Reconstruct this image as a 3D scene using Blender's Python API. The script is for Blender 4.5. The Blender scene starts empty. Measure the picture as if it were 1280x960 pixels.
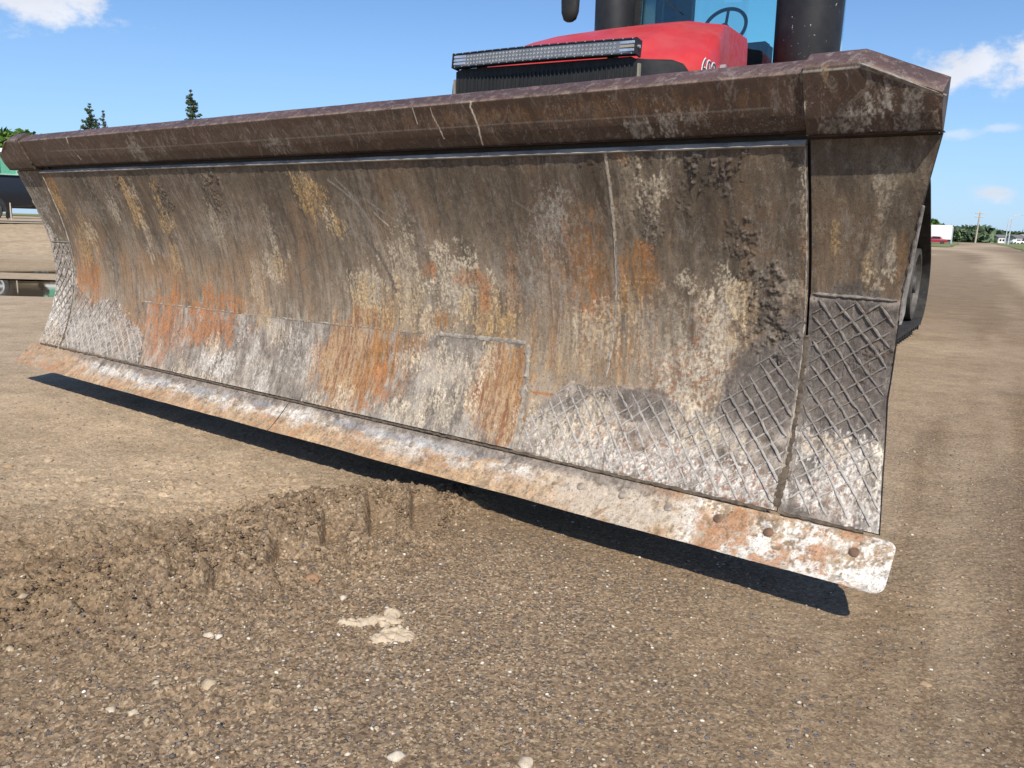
import bpy, bmesh, math, random
import numpy as np
from mathutils import Vector, Matrix

# ------------------------------------------------------------------ camera, sky, sun
SC = bpy.context.scene
COL = SC.collection
PITCH, ROLL = math.radians(10.9576), math.radians(1.5992)
CAMH = 1.02
fwd = Vector((0, math.cos(PITCH), -math.sin(PITCH)))
rt0 = Vector((1, 0, 0)); up0 = rt0.cross(fwd)
rt = math.cos(ROLL)*rt0 + math.sin(ROLL)*up0
upv = rt.cross(fwd)
cd = bpy.data.cameras.new('camera'); cam = bpy.data.objects.new('camera', cd); COL.objects.link(cam)
mm = Matrix((rt, upv, -fwd)).transposed().to_4x4(); mm.translation = Vector((0, 0, CAMH))
cam.matrix_world = mm
cd.sensor_width = 36; cd.lens = 1013.29/1280*36; cd.clip_start = .02; cd.clip_end = 9000
SC.camera = cam

SUNDIR = Vector((-.09, 1.03, -1)).normalized()       # direction the light travels
el = math.asin(-SUNDIR.z); az = math.atan2(-SUNDIR.x, -SUNDIR.y)
sd = bpy.data.lights.new('sun', 'SUN'); sd.energy = 5.0; sd.angle = math.radians(.53); sd.color = (1, .935, .84)
so = bpy.data.objects.new('sun', sd); COL.objects.link(so)
so.rotation_euler = SUNDIR.to_track_quat('-Z', 'Y').to_euler(); so.location = (2, -5, 12)

W = bpy.data.worlds.new('World'); SC.world = W; W.use_nodes = True
def world():
    nt = W.node_tree; N = nt.nodes; L = nt.links; N.clear()
    out = N.new('ShaderNodeOutputWorld'); bg = N.new('ShaderNodeBackground'); bg.inputs[1].default_value = .103
    sky = N.new('ShaderNodeTexSky'); sky.sky_type = 'NISHITA'; sky.sun_disc = False
    sky.sun_elevation = el; sky.sun_rotation = az; sky.air_density = 1.15; sky.dust_density = .5; sky.ozone_density = 3.0; sky.altitude = 500
    tc = N.new('ShaderNodeTexCoord'); d = tc.outputs['Generated']
    def math_(op, a, b=None, c=None):
        m = N.new('ShaderNodeMath'); m.operation = op
        for i, v in enumerate((a, b, c)):
            if v is None: continue
            if isinstance(v, (int, float)): m.inputs[i].default_value = v
            else: L.new(v, m.inputs[i])
        return m.outputs[0]
    def dot(vec):
        m = N.new('ShaderNodeVectorMath'); m.operation = 'DOT_PRODUCT'; L.new(d, m.inputs[0]); m.inputs[1].default_value = vec; return m.outputs['Value']
    nz = N.new('ShaderNodeTexNoise'); nz.inputs['Scale'].default_value = 22; nz.inputs['Detail'].default_value = 9; nz.inputs['Roughness'].default_value = .62
    mp = N.new('ShaderNodeMapping'); mp.inputs['Scale'].default_value = (1, 1, 1.7); L.new(d, mp.inputs[0]); L.new(mp.outputs[0], nz.inputs['Vector'])
    nz2 = N.new('ShaderNodeTexNoise'); nz2.inputs['Scale'].default_value = 7; nz2.inputs['Detail'].default_value = 6; L.new(mp.outputs[0], nz2.inputs['Vector'])
    total = None
    # direction, half width, half height, density, tilt
    for (x, y, z, hw, hh, den, tilt) in [(-.497, .868, .211, .088, .032, 1.1, .05), (.463, .887, .172, .07, .026, 1.15, .12), (.512, .859, .180, .062, .034, 1.3, .25), (.56, .83, .185, .09, .036, 1.2, .15),
                                   (.4925, .8703, .049, .024, .012, .75, .0), (.4622, .8868, .109, .03, .008, .45, .0), (.4935, .8697, .1135, .02, .006, .5, .0),
                                   (-.62, .77, .23, .12, .04, 1., .0), (.75, .6, .2, .16, .05, 1., .1), (-.9, .3, .3, .2, .07, 1., 0), (.2, -.9, .35, .25, .08, 1., 0), (.9, -.3, .3, .2, .07, 1., 0)]:
        c = Vector((x, y, z)).normalized(); a = Vector((c.y, -c.x, 0)).normalized(); b = a.cross(c); 
        if b.z < 0: b = -b
        a2 = a*math.cos(tilt) + b*math.sin(tilt); b2 = b*math.cos(tilt) - a*math.sin(tilt)
        u = math_('DIVIDE', dot(a2), hw); v0 = math_('SUBTRACT', dot(b2), 0.0); v = math_('DIVIDE', v0, hh)
        r = math_('SQRT', math_('ADD', math_('MULTIPLY', u, u), math_('MULTIPLY', v, v)))
        m = math_('SUBTRACT', math_('ADD', math_('MULTIPLY', nz.outputs[0], 2.6), math_('SUBTRACT', 1., r)), 1.3)
        front = math_('GREATER_THAN', dot(c), .5)
        ss = N.new('ShaderNodeMapRange'); ss.interpolation_type = 'SMOOTHSTEP'; ss.inputs[1].default_value = 0; ss.inputs[2].default_value = .75; ss.inputs[4].default_value = min(1, den)
        L.new(m, ss.inputs[0]); k = math_('MULTIPLY', ss.outputs[0], front)
        total = k if total is None else math_('MAXIMUM', total, k)
    sh = N.new('ShaderNodeMapRange'); sh.inputs[1].default_value = .35; sh.inputs[2].default_value = .65; sh.inputs[3].default_value = .78; sh.inputs[4].default_value = 1.05; L.new(nz2.outputs[0], sh.inputs[0])
    cc = N.new('ShaderNodeMix'); cc.data_type = 'RGBA'; cc.inputs[6].default_value = (0, 0, 0, 1); cc.inputs[7].default_value = (7.6, 8.0, 8.9, 1); L.new(sh.outputs[0], cc.inputs[0])
    # thin pale veil that thickens towards the horizon
    sep = N.new('ShaderNodeSeparateXYZ'); L.new(d, sep.inputs[0])
    hz = N.new('ShaderNodeMapRange'); hz.interpolation_type = 'SMOOTHSTEP'; hz.inputs[1].default_value = -.02; hz.inputs[2].default_value = .30; hz.inputs[3].default_value = .52; hz.inputs[4].default_value = .04; L.new(sep.outputs[2], hz.inputs[0])
    mv = N.new('ShaderNodeMix'); mv.data_type = 'RGBA'; L.new(hz.outputs[0], mv.inputs[0]); L.new(sky.outputs[0], mv.inputs[6]); mv.inputs[7].default_value = (4.0, 6.5, 10.4, 1)
    tn = N.new('ShaderNodeMix'); tn.data_type = 'RGBA'; tn.blend_type = 'MULTIPLY'; tn.inputs[0].default_value = 1; tn.inputs[7].default_value = (.78, .97, 1.22, 1); L.new(sky.outputs[0], tn.inputs[6]); L.new(tn.outputs[2], mv.inputs[6])
    mx = N.new('ShaderNodeMix'); mx.data_type = 'RGBA'; L.new(total, mx.inputs[0]); L.new(mv.outputs[2], mx.inputs[6]); L.new(cc.outputs[2], mx.inputs[7])
    L.new(mx.outputs[2], bg.inputs[0]); L.new(bg.outputs[0], out.inputs[0])
world()
SC.view_settings.view_transform = 'Standard'; SC.view_settings.look = 'None'; SC.view_settings.exposure = .10; SC.view_settings.gamma = 1
SC.view_settings.use_curve_mapping = False

# ------------------------------------------------------------------ helpers
rng = np.random.default_rng(7); random.seed(7)
TAB = rng.random((8, 256, 256)).astype(np.float32)
def vn(x, y, k=0):
    x = np.asarray(x, np.float64); y = np.asarray(y, np.float64)
    xi = np.floor(x).astype(np.int64); yi = np.floor(y).astype(np.int64)
    fx = x-xi; fy = y-yi; fx = fx*fx*(3-2*fx); fy = fy*fy*(3-2*fy); T = TAB[k % 8]
    a = T[xi & 255, yi & 255]; b = T[(xi+1) & 255, yi & 255]; c = T[xi & 255, (yi+1) & 255]; d = T[(xi+1) & 255, (yi+1) & 255]
    return (a*(1-fx)+b*fx)*(1-fy)+(c*(1-fx)+d*fx)*fy
def fbm(x, y, oct=5, k=0, g=.5):
    s = 0; a = 1; t = 0
    for i in range(oct):
        c_, s_ = math.cos(.65*i), math.sin(.65*i); s = s+a*vn((x*c_-y*s_)*2**i+17.3*i, (x*s_+y*c_)*2**i+5.1*i, k+i); t += a; a *= g
    return s/t
def sst(a, b, x):
    t = np.clip((x-a)/(b-a), 0, 1); return t*t*(3-2*t)

def tag(o, label=None, cat=None, group=None, kind=None):
    if label: o['label'] = label
    if cat: o['category'] = cat
    if group: o['group'] = group
    if kind: o['kind'] = kind
    return o
def empty(name, loc=(0, 0, 0), rz=0, rx=0, ry=0):
    o = bpy.data.objects.new(name, None); o.location = loc; o.rotation_euler = (rx, ry, rz); COL.objects.link(o); o.empty_display_size = .1; return o
def link(name, me, mat=None, parent=None, smooth=False):
    o = bpy.data.objects.new(name, me); COL.objects.link(o)
    if mat is not None: me.materials.append(mat)
    if parent is not None: o.parent = parent
    if smooth: me.shade_smooth()
    return o
def npmesh(name, V, F, mat=None, parent=None, smooth=False, col=None):
    """V (n,3); F (m,k) one face size"""
    V = np.ascontiguousarray(V, np.float32); F = np.ascontiguousarray(F, np.int32); k = F.shape[1]
    me = bpy.data.meshes.new(name); me.vertices.add(len(V)); me.vertices.foreach_set('co', V.ravel())
    me.loops.add(F.size); me.loops.foreach_set('vertex_index', F.ravel())
    me.polygons.add(len(F)); me.polygons.foreach_set('loop_start', np.arange(0, F.size, k, dtype=np.int32)); 
    me.update(calc_edges=True)
    if col is not None:
        a = me.color_attributes.new('paint', 'FLOAT_COLOR', 'POINT'); c = np.ones((len(V), 4), np.float32); c[:, :col.shape[1]] = col; a.data.foreach_set('color', c.ravel())
    return link(name, me, mat, parent, smooth)
def gridfaces(nu, nv, flip=False):
    i = np.arange(nu*nv).reshape(nu, nv); q = np.stack([i[:-1, :-1], i[1:, :-1], i[1:, 1:], i[:-1, 1:]], -1).reshape(-1, 4)
    return q[:, ::-1] if flip else q

class MB:
    """collects verts and faces of one mesh object"""
    def __init__(s): s.v = []; s.f = []
    def add(s, V, F):
        n = len(s.v); s.v += [tuple(map(float, p)) for p in V]; s.f += [tuple(n+i for i in f) for f in F]; return s
    def box(s, a, b, M=None, bev=0.):
        x0, y0, z0 = a; x1, y1, z1 = b
        if bev <= 0:
            V = [(x0, y0, z0), (x1, y0, z0), (x1, y1, z0), (x0, y1, z0), (x0, y0, z1), (x1, y0, z1), (x1, y1, z1), (x0, y1, z1)]
            F = [(0, 3, 2, 1), (4, 5, 6, 7), (0, 1, 5, 4), (1, 2, 6, 5), (2, 3, 7, 6), (3, 0, 4, 7)]
        else:
            bm = bmesh.new(); bmesh.ops.create_cube(bm, size=1)
            for v in bm.verts: v.co = Vector((x0+(v.co.x+.5)*(x1-x0), y0+(v.co.y+.5)*(y1-y0), z0+(v.co.z+.5)*(z1-z0)))
            bmesh.ops.bevel(bm, geom=bm.edges[:], offset=bev, segments=2, affect='EDGES'); bm.verts.index_update()
            V = [v.co[:] for v in bm.verts]; F = [[v.index for v in f.verts] for f in bm.faces]; bm.free()
        if M is not None: V = [M @ Vector(p) for p in V]
        return s.add(V, F)
    def loft(s, rings, closed=True, caps=True):
        n = len(rings[0]); V = [p for r in rings for p in r]; F = []
        for i in range(len(rings)-1):
            for j in range(n if closed else n-1):
                k = (j+1) % n; F.append((i*n+j, i*n+k, (i+1)*n+k, (i+1)*n+j))
        if caps and closed:
            F.append(tuple(range(n))[::-1]); F.append(tuple((len(rings)-1)*n+j for j in range(n)))
        return s.add(V, F)
    def tube(s, pts, r, n=8, caps=True):
        pts = [Vector(p) for p in pts]; rings = []; rr = r if hasattr(r, '__len__') else [r]*len(pts); prev = None
        for i, p in enumerate(pts):
            t = (pts[min(i+1, len(pts)-1)]-pts[max(i-1, 0)]).normalized()
            a = prev if prev is not None else (Vector((0, 0, 1)) if abs(t.z) < .9 else Vector((1, 0, 0)))
            u = t.cross(a).normalized(); w = u.cross(t).normalized(); prev = w
            rings.append([p+rr[i]*(math.cos(6.28318*k/n)*u+math.sin(6.28318*k/n)*w) for k in range(n)])
        return s.loft(rings, True, caps)
    def prism(s, poly, a0, a1, axis='x'):
        """poly of 2D points extruded along an axis"""
        def P(p, t): return {'x': (t, p[0], p[1]), 'y': (p[0], t, p[1]), 'z': (p[0], p[1], t)}[axis]
        return s.loft([[P(p, a0) for p in poly], [P(p, a1) for p in poly]])
    def torus(s, c, R, r, M=None, nu=28, nv=8, axis='y'):
        V = []; F = []
        for i in range(nu):
            a = 6.28318*i/nu
            for j in range(nv):
                b = 6.28318*j/nv; q = (R+r*math.cos(b)); x, y, z = q*math.cos(a), r*math.sin(b), q*math.sin(a)
                p = Vector((x, y, z)) if axis == 'y' else Vector((y, x, z)) if axis == 'x' else Vector((x, z, y))
                if M is not None: p = M @ p
                V.append(p+Vector(c))
        for i in range(nu):
            for j in range(nv):
                F.append((i*nv+j, i*nv+(j+1) % nv, ((i+1) % nu)*nv+(j+1) % nv, ((i+1) % nu)*nv+j))
        return s.add(V, F)
    def build(s, name, mat=None, parent=None, smooth=False, loc=None):
        me = bpy.data.meshes.new(name); me.from_pydata(s.v, [], s.f); me.update()
        bm = bmesh.new(); bm.from_mesh(me); bmesh.ops.recalc_face_normals(bm, faces=bm.faces[:]); bm.to_mesh(me); bm.free()
        o = link(name, me, mat, parent, False)
        if smooth:
            me.shade_smooth()
            try: me.set_sharp_from_angle(angle=math.radians(38))
            except Exception: pass
        if loc: o.location = loc
        return o

# ------------------------------------------------------------------ materials
class NT:
    def __init__(s, name):
        s.m = bpy.data.materials.new(name); s.m.use_nodes = True; s.N = s.m.node_tree.nodes; s.L = s.m.node_tree.links
        s.b = s.N['Principled BSDF']; s.out = s.N['Material Output']; s.tc = s.N.new('ShaderNodeTexCoord')
    def set(s, inp, v):
        if isinstance(v, (int, float)): inp.default_value = v
        elif isinstance(v, tuple): inp.default_value = v if len(v) != 3 or inp.type == 'VECTOR' else (*v, 1)
        else: s.L.new(v, inp)
    def noise(s, scale, detail=5, rough=.55, vec=None, st=(1, 1, 1), dist=0.):
        mp = s.N.new('ShaderNodeMapping'); mp.inputs['Scale'].default_value = st; s.L.new(vec or s.tc.outputs['Object'], mp.inputs[0])
        n = s.N.new('ShaderNodeTexNoise'); n.inputs['Scale'].default_value = scale; n.inputs['Detail'].default_value = detail; n.inputs['Roughness'].default_value = rough; n.inputs['Distortion'].default_value = dist
        s.L.new(mp.outputs[0], n.inputs['Vector']); return n.outputs[0]
    def vor(s, scale, feature='F1', vec=None, st=(1, 1, 1)):
        mp = s.N.new('ShaderNodeMapping'); mp.inputs['Scale'].default_value = st; s.L.new(vec or s.tc.outputs['Object'], mp.inputs[0])
        n = s.N.new('ShaderNodeTexVoronoi'); n.feature = feature; n.inputs['Scale'].default_value = scale; s.L.new(mp.outputs[0], n.inputs['Vector']); return n
    def rng(s, v, a, b, c=0., d=1., smooth=True):
        m = s.N.new('ShaderNodeMapRange'); m.interpolation_type = 'SMOOTHSTEP' if smooth else 'LINEAR'
        for i, q in enumerate((v, a, b, c, d)): s.set(m.inputs[i], q)
        return m.outputs[0]
    def ma(s, op, a, b=None):
        m = s.N.new('ShaderNodeMath'); m.operation = op; s.set(m.inputs[0], a)
        if b is not None: s.set(m.inputs[1], b)
        return m.outputs[0]
    def mix(s, f, a, b, mode='MIX'):
        m = s.N.new('ShaderNodeMix'); m.data_type = 'RGBA'; m.blend_type = mode; s.set(m.inputs[0], f); s.set(m.inputs[6], a); s.set(m.inputs[7], b); return m.outputs[2]
    def attr(s, name):
        a = s.N.new('ShaderNodeAttribute'); a.attribute_name = name; return a
    def bump(s, h, st=.3, dist=.01, prev=None):
        b = s.N.new('ShaderNodeBump'); b.inputs['Strength'].default_value = st; b.inputs['Distance'].default_value = dist; s.set(b.inputs['Height'], h)
        if prev is not None: s.L.new(prev, b.inputs['Normal'])
        return b.outputs[0]
    def fin(s, col, rough=.6, metal=0., nor=None, spec=.5):
        s.set(s.b.inputs['Base Color'], col); s.set(s.b.inputs['Roughness'], rough); s.set(s.b.inputs['Metallic'], metal); s.set(s.b.inputs['Specular IOR Level'], spec)
        if nor is not None: s.L.new(nor, s.b.inputs['Normal'])
        return s.m
def worn(name, c1, c2, scale=6, rough=.5, bump=.15, spec=.5, metal=0., st=(1, 1, 1), c3=None):
    t = NT(name); n = t.noise(scale, 6, .6, st=st); n2 = t.noise(scale*7, 4, .6, st=st)
    c = t.mix(t.rng(n, .35, .65), c1, c2)
    if c3: c = t.mix(t.rng(t.noise(scale*3, 8, .7), .58, .72), c, c3)
    return t.fin(c, t.rng(n2, .3, .7, rough-.08, rough+.1), metal, t.bump(n2, bump, .004), spec)

def plate_material(name, rough=.62, grain=1.):
    t = NT(name); a = t.attr('paint'); col = a.outputs['Color']; h = a.outputs['Alpha']
    g = t.noise(320, 5, .7); g2 = t.noise(900, 2, .6); st = t.noise(60, 6, .7, st=(1, 1, .12))
    f = t.ma('ADD', t.ma('MULTIPLY', g, 1.0*grain), t.ma('MULTIPLY', st, .7*grain))
    k = t.rng(f, .45*grain, 1.15*grain, 1-.55*grain, 1+.50*grain, False)
    c = t.mix(1., col, k, 'MULTIPLY')
    # little rust and dust specks
    sc = t.rng(t.noise(26, 8, .8, st=(1, 1, .12), dist=1.2), .545, .60); c = t.mix(t.ma('MULTIPLY', sc, .28), c, (.38, .34, .29)); sc2 = t.rng(t.noise(17, 8, .8, st=(1, 1, .14), dist=1.), .46, .40); c = t.mix(t.ma('MULTIPLY', sc2, .38), c, (.055, .043, .034)); pit = t.rng(t.noise(120, 8, .8), .46, .40); c = t.mix(t.ma('MULTIPLY', pit, .65), c, (.05, .038, .028))
    sp = t.rng(t.noise(170, 6, .8), .54, .60); 
    c = t.mix(t.ma('MULTIPLY', sp, t.rng(t.noise(9, 3), .42, .62, 0, .45)), c, (.22, .085, .03))
    sp2 = t.rng(t.noise(140, 6, .8, vec=None, st=(1, 1, .6)), .55, .61)
    c = t.mix(t.ma('MULTIPLY', sp2, t.rng(t.noise(7, 3, st=(1, 1, 2)), .45, .65, 0, .5)), c, (.36, .31, .24))
    b = t.bump(g2, .18, .002); b = t.bump(g, .35, .003, b); b = t.bump(t.noise(55, 7, .7, st=(1, 1, .35)), .3, .006, b)
    return t.fin(c, t.rng(g, .3, .7, rough-.1, rough+.16), 0., b, .35)

M = {}
M['plate'] = plate_material('worn_steel')
def bead_mat():
    t = NT('weld_bead_steel'); sx = t.N.new('ShaderNodeSeparateXYZ'); t.L.new(t.tc.outputs['Object'], sx.inputs[0]); n = t.noise(60, 6, .7)
    lo = t.mix(t.rng(n, .35, .65), (.30, .275, .245), (.47, .435, .39)); hi = t.mix(t.rng(n, .35, .65), (.135, .115, .098), (.27, .24, .205))
    c = t.mix(t.rng(sx.outputs[2], .36, .56), lo, hi); c = t.mix(t.rng(t.noise(45, 5, .7), .56, .68), c, (.17, .10, .06)); return t.fin(c, .6, 0., t.bump(n, .6, .003), .4)
M['bead'] = bead_mat()
M['beam'] = plate_material('beam_paint', .5, .75)
M['red'] = worn('red_paint', (.50, .030, .030), (.50, .060, .052), 3, .36, .02, .5, c3=(.46, .07, .06))
M['black'] = worn('black_plastic', (.012, .012, .013), (.022, .021, .02), 12, .55, .1, .4, c3=(.035, .033, .03))
M['grille'] = worn('grille_mesh', (.014, .015, .016), (.028, .028, .027), 25, .6, .3, .4, st=(1, 1, .2))
M['rubber'] = worn('track_rubber', (.022, .021, .020), (.040, .038, .035), 8, .78, .25, .3, c3=(.12, .105, .085))
M['steel'] = worn('dark_steel', (.03, .028, .027), (.05, .045, .04), 9, .55, .2)
M['alu'] = worn('pale_metal', (.55, .56, .58), (.7, .7, .7), 20, .3, .05, .5, .7)
M['rim'] = worn('track_wheel_paint', (.05, .045, .038), (.09, .08, .068), 20, .6, .2)
def stack_mat():
    t = NT('stack_paint'); n = t.noise(8, 4); v = t.noise(42, 3, .6); lim = t.noise(5, 3, .6)
    c = t.mix(t.rng(n, .4, .6), (.009, .009, .010), (.016, .0155, .0155)); c = t.mix(t.ma('MULTIPLY', t.rng(v, .66, .7), t.rng(lim, .5, .58)), c, (.5, .46, .4))
    return t.fin(c, .5, 0., t.bump(v, .1, .003))
M['stack'] = stack_mat()
def glass_mat(name, tint, gl=.12, rough=.02):
    t = NT(name); tr = t.N.new('ShaderNodeBsdfTransparent'); tr.inputs[0].default_value = (*tint, 1)
    g = t.N.new('ShaderNodeBsdfGlossy'); g.inputs['Roughness'].default_value = rough; g.inputs[0].default_value = (.8, .9, .95, 1)
    mx = t.N.new('ShaderNodeMixShader'); fr = t.N.new('ShaderNodeFresnel'); fr.inputs[0].default_value = 1.45
    t.L.new(t.ma('ADD', fr.outputs[0], gl*.3), mx.inputs[0]); t.L.new(tr.outputs[0], mx.inputs[1]); t.L.new(g.outputs[0], mx.inputs[2]); t.L.new(mx.outputs[0], t.out.inputs[0]); return t.m
M['glass'] = glass_mat('teal_glass', (.86, 1.0, .97))
M['dark_glass'] = glass_mat('smoked_glass', (.16, .2, .2))
def plain(name, c, rough=.5, metal=0., spec=.5):
    t = NT(name); n = t.noise(15, 4); k = t.mix(t.rng(n, .3, .7), tuple(x*.88 for x in c), tuple(min(1, x*1.08) for x in c)); return t.fin(k, rough, metal, t.bump(n, .05, .002), spec)
M['white'] = plain('white_paint', (.78, .78, .76))
M['lens'] = plain('lamp_reflector', (.62, .62, .60), .3, .3)
M['lensback'] = plain('lamp_back', (.26, .26, .25), .3, .5)
M['decal'] = plain('grey_decal', (.26, .26, .27), .4)
M['tblack'] = plain('glossy_black_paint', (.008, .009, .012), .3)
M['amber'] = plain('amber_grey', (.3, .27, .2), .4)

# ------------------------------------------------------------------ ground
def ground_height(x, y):
    """metres, numpy arrays"""
    d = np.hypot(x, y)
    left = sst(-.25, -.42, x/np.maximum(d, .01))
    h = .70*sst(23.5, 29.5, d)*left
    near = 1-sst(7, 12, d)
    h = h+near*(.012*(fbm(x*.9, y*.9, 3, 1)-.5)*2)
    # pressed rise under the tractor, behind the blade
    h = h+.13*np.exp(-(((x-1.1)/1.2)**2+((y-6.6)/1.8)**2))*near*sst(4.6, 5.6, y)
    # churned mud ridge on the left
    def ridge(x0, y0, x1, y1, w, a, k):
        dx, dy = x1-x0, y1-y0; L2 = dx*dx+dy*dy; t = np.clip(((x-x0)*dx+(y-y0)*dy)/L2, 0, 1); e = np.hypot(x-x0-t*dx, y-y0-t*dy)
        return a*np.exp(-(e/w)**2)
    R = ridge(-.36, 2.80, -.62, 2.50, .22, .062, 0)+ridge(-.62, 2.50, -.88, 2.12, .22, .058, 1)+ridge(-.95, 2.1, -1.35, 1.95, .15, .03, 2)+ridge(-.75, 2.6, -1.7, 2.3, .32, .026, 3)
    rough = np.clip(R/.03, 0, 1)*(1-.0)
    clod = fbm(x*16, y*16, 5, 2, .62); cl2 = np.abs(fbm(x*34+3*clod, y*34, 4, 4, .6)-.5)*2
    h = h+near*(R*(.75+.5*clod)+rough*(.060*(clod-.5)+.022*(.30-cl2)+.024*(fbm(x*62, y*62, 4, 1, .7)-.5)))
    # scattered crumbs over the dry left side
    band = sst(-.1, -.6, x)*sst(3.7, 2.9, y)*near
    cr = fbm(x*26, y*26, 4, 5, .6); h = h+band*.012*sst(.56, .74, cr)
    mid = sst(.15, -.5, x-.25*(y-2))*near; h = h+mid*.007*(fbm(x*50, y*50, 4, 3, .7)-.5)*2
    h = h+near*.0035*(fbm(x*85, y*85, 2, 6, .7)-.5)*2
    # lug imprints: smooth pads cut into the ridge with a steep left wall
    for (cx, cy, ang, w, l) in IMP:
        c, s = math.cos(ang), math.sin(ang); u = (x-cx)*c+(y-cy)*s; v = -(x-cx)*s+(y-cy)*c   # u across from the wall, v along it
        inside = sst(-.004, .006, u)*np.clip(1-u/(w*1.25), 0, 1)**.6*sst(l/2, l/2-.05, np.abs(v))
        pad = .014+.16*u*0+.012*sst(-l/2, l/2, v)
        h = h*(1-inside)+inside*pad
        lip = np.exp(-((u+.02)/.018)**2)*sst(l/2, l/2-.05, np.abs(v)); h = h+.026*lip*(.5+clod)
    # puddle hollow
    pm = puddle_mask(x, y); h = h-.03*pm*(d < 40)
    # shallow wheel tracks on the road to the right
    a = (x*math.cos(.52)-y*math.sin(.52)); h = h+.006*np.sin(a*5.2)*sst(0, 1.5, x)*near
    return h
IMP = [(-.335, 2.66, .10, .09, .32), (-.450, 2.49, .16, .09, .22), (-.575, 2.38, .12, .08, .18), (-.69, 2.25, -.10, .10, .15), (-.81, 2.07, -.25, .13, .13), (-1.12, 1.93, 1.2, .05, .18), (-1.05, 2.12, 1.5, .05, .3), (-.8, 2.42, 1.5, .05, .34)]
def puddle_mask(x, y):
    n = (fbm(x*.35, y*.9, 4, 3)-.5)*1.6
    e1 = 1-np.hypot((x+7.0+(y-11.6)*.6)/3.0, (y-11.6)/1.45)+n*.3
    e2 = 1-np.hypot((x+9.8+(y-16.2)*.6)/4.6, (y-16.2)/2.35)+n*.3
    return np.clip(np.maximum(e1, e2)*6, 0, 1)

def ground_material():
    t = NT('gravel_dirt'); P = t.N.new('ShaderNodeNewGeometry').outputs['Position']
    a = t.attr('paint'); sep = t.N.new('ShaderNodeSeparateColor'); t.L.new(a.outputs['Color'], sep.inputs[0]); dry, wet_shade, grav = sep.outputs
    big = t.noise(.8, 6, .6, P); med = t.noise(7, 6, .65, P); fine = t.noise(70, 5, .7, P); vf = t.noise(260, 3, .7, P)
    c = t.mix(t.rng(med, .3, .7), (.182, .119, .060), (.262, .177, .096))
    c = t.mix(t.rng(big, .35, .65, 0, .6), c, (.24, .172, .106))
    c = t.mix(t.ma('MULTIPLY', dry, t.rng(med, .25, .6, .55, 1)), c, (.535, .41, .268))
    c = t.mix(1., c, t.rng(t.noise(2.2, 6, .7, P), .3, .7, .76, 1.24, False), 'MULTIPLY'); c = t.mix(wet_shade, c, (.13, .087, .050))
    # grains: coloured voronoi cells in two sizes
    v1 = t.vor(78, 'F1', P); s1 = t.N.new('ShaderNodeSeparateColor'); t.L.new(v1.outputs['Color'], s1.inputs[0])
    v2 = t.vor(165, 'F1', P); s2 = t.N.new('ShaderNodeSeparateColor'); t.L.new(v2.outputs['Color'], s2.inputs[0])
    r2 = t.N.new('ShaderNodeValToRGB'); e = r2.color_ramp; e.interpolation = 'CONSTANT'; e.elements[0].position = 0; e.elements[0].color = (.09, .065, .045, 1); e.elements[1].position = .9; e.elements[1].color = (.50, .39, .26, 1)
    for p_, cc in ((.22, (.23, .16, .10)), (.45, (.30, .21, .13)), (.68, (.38, .275, .175)), (.82, (.18, .15, .125))): q = e.elements.new(p_); q.color = (*cc, 1)
    t.L.new(s2.outputs[0], r2.inputs[0])
    c = t.mix(t.rng(grav, 0, 1, .30, .72, False), c, r2.outputs[0])
    pebble = t.ma('MULTIPLY', t.rng(s1.outputs[0], t.rng(grav, 0, 1, .965, .84, False), t.rng(grav, 0, 1, .97, .845, False)), t.rng(v1.outputs['Distance'], .50, .36))
    pc = t.mix(s1.outputs[1], (.24, .17, .11), (.52, .43, .31)); pc = t.mix(t.rng(s1.outputs[2], .72, .76), pc, (.15, .14, .13))
    c = t.mix(pebble, c, pc)
    c = t.mix(1., c, t.rng(fine, .3, .7, .72, 1.30, False), 'MULTIPLY')
    hgt = t.ma('ADD', t.ma('MULTIPLY', pebble, .8), t.ma('MULTIPLY', fine, .6))
    b = t.bump(hgt, 1., .008); b = t.bump(vf, .55, .002, b); b = t.bump(s2.outputs[0], .6, .004, b); b = t.bump(med, .4, .03, b)
    return t.fin(c, t.rng(wet_shade, 0, 1, .92, .75), 0., b, .2)
M['ground'] = ground_material()

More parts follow.
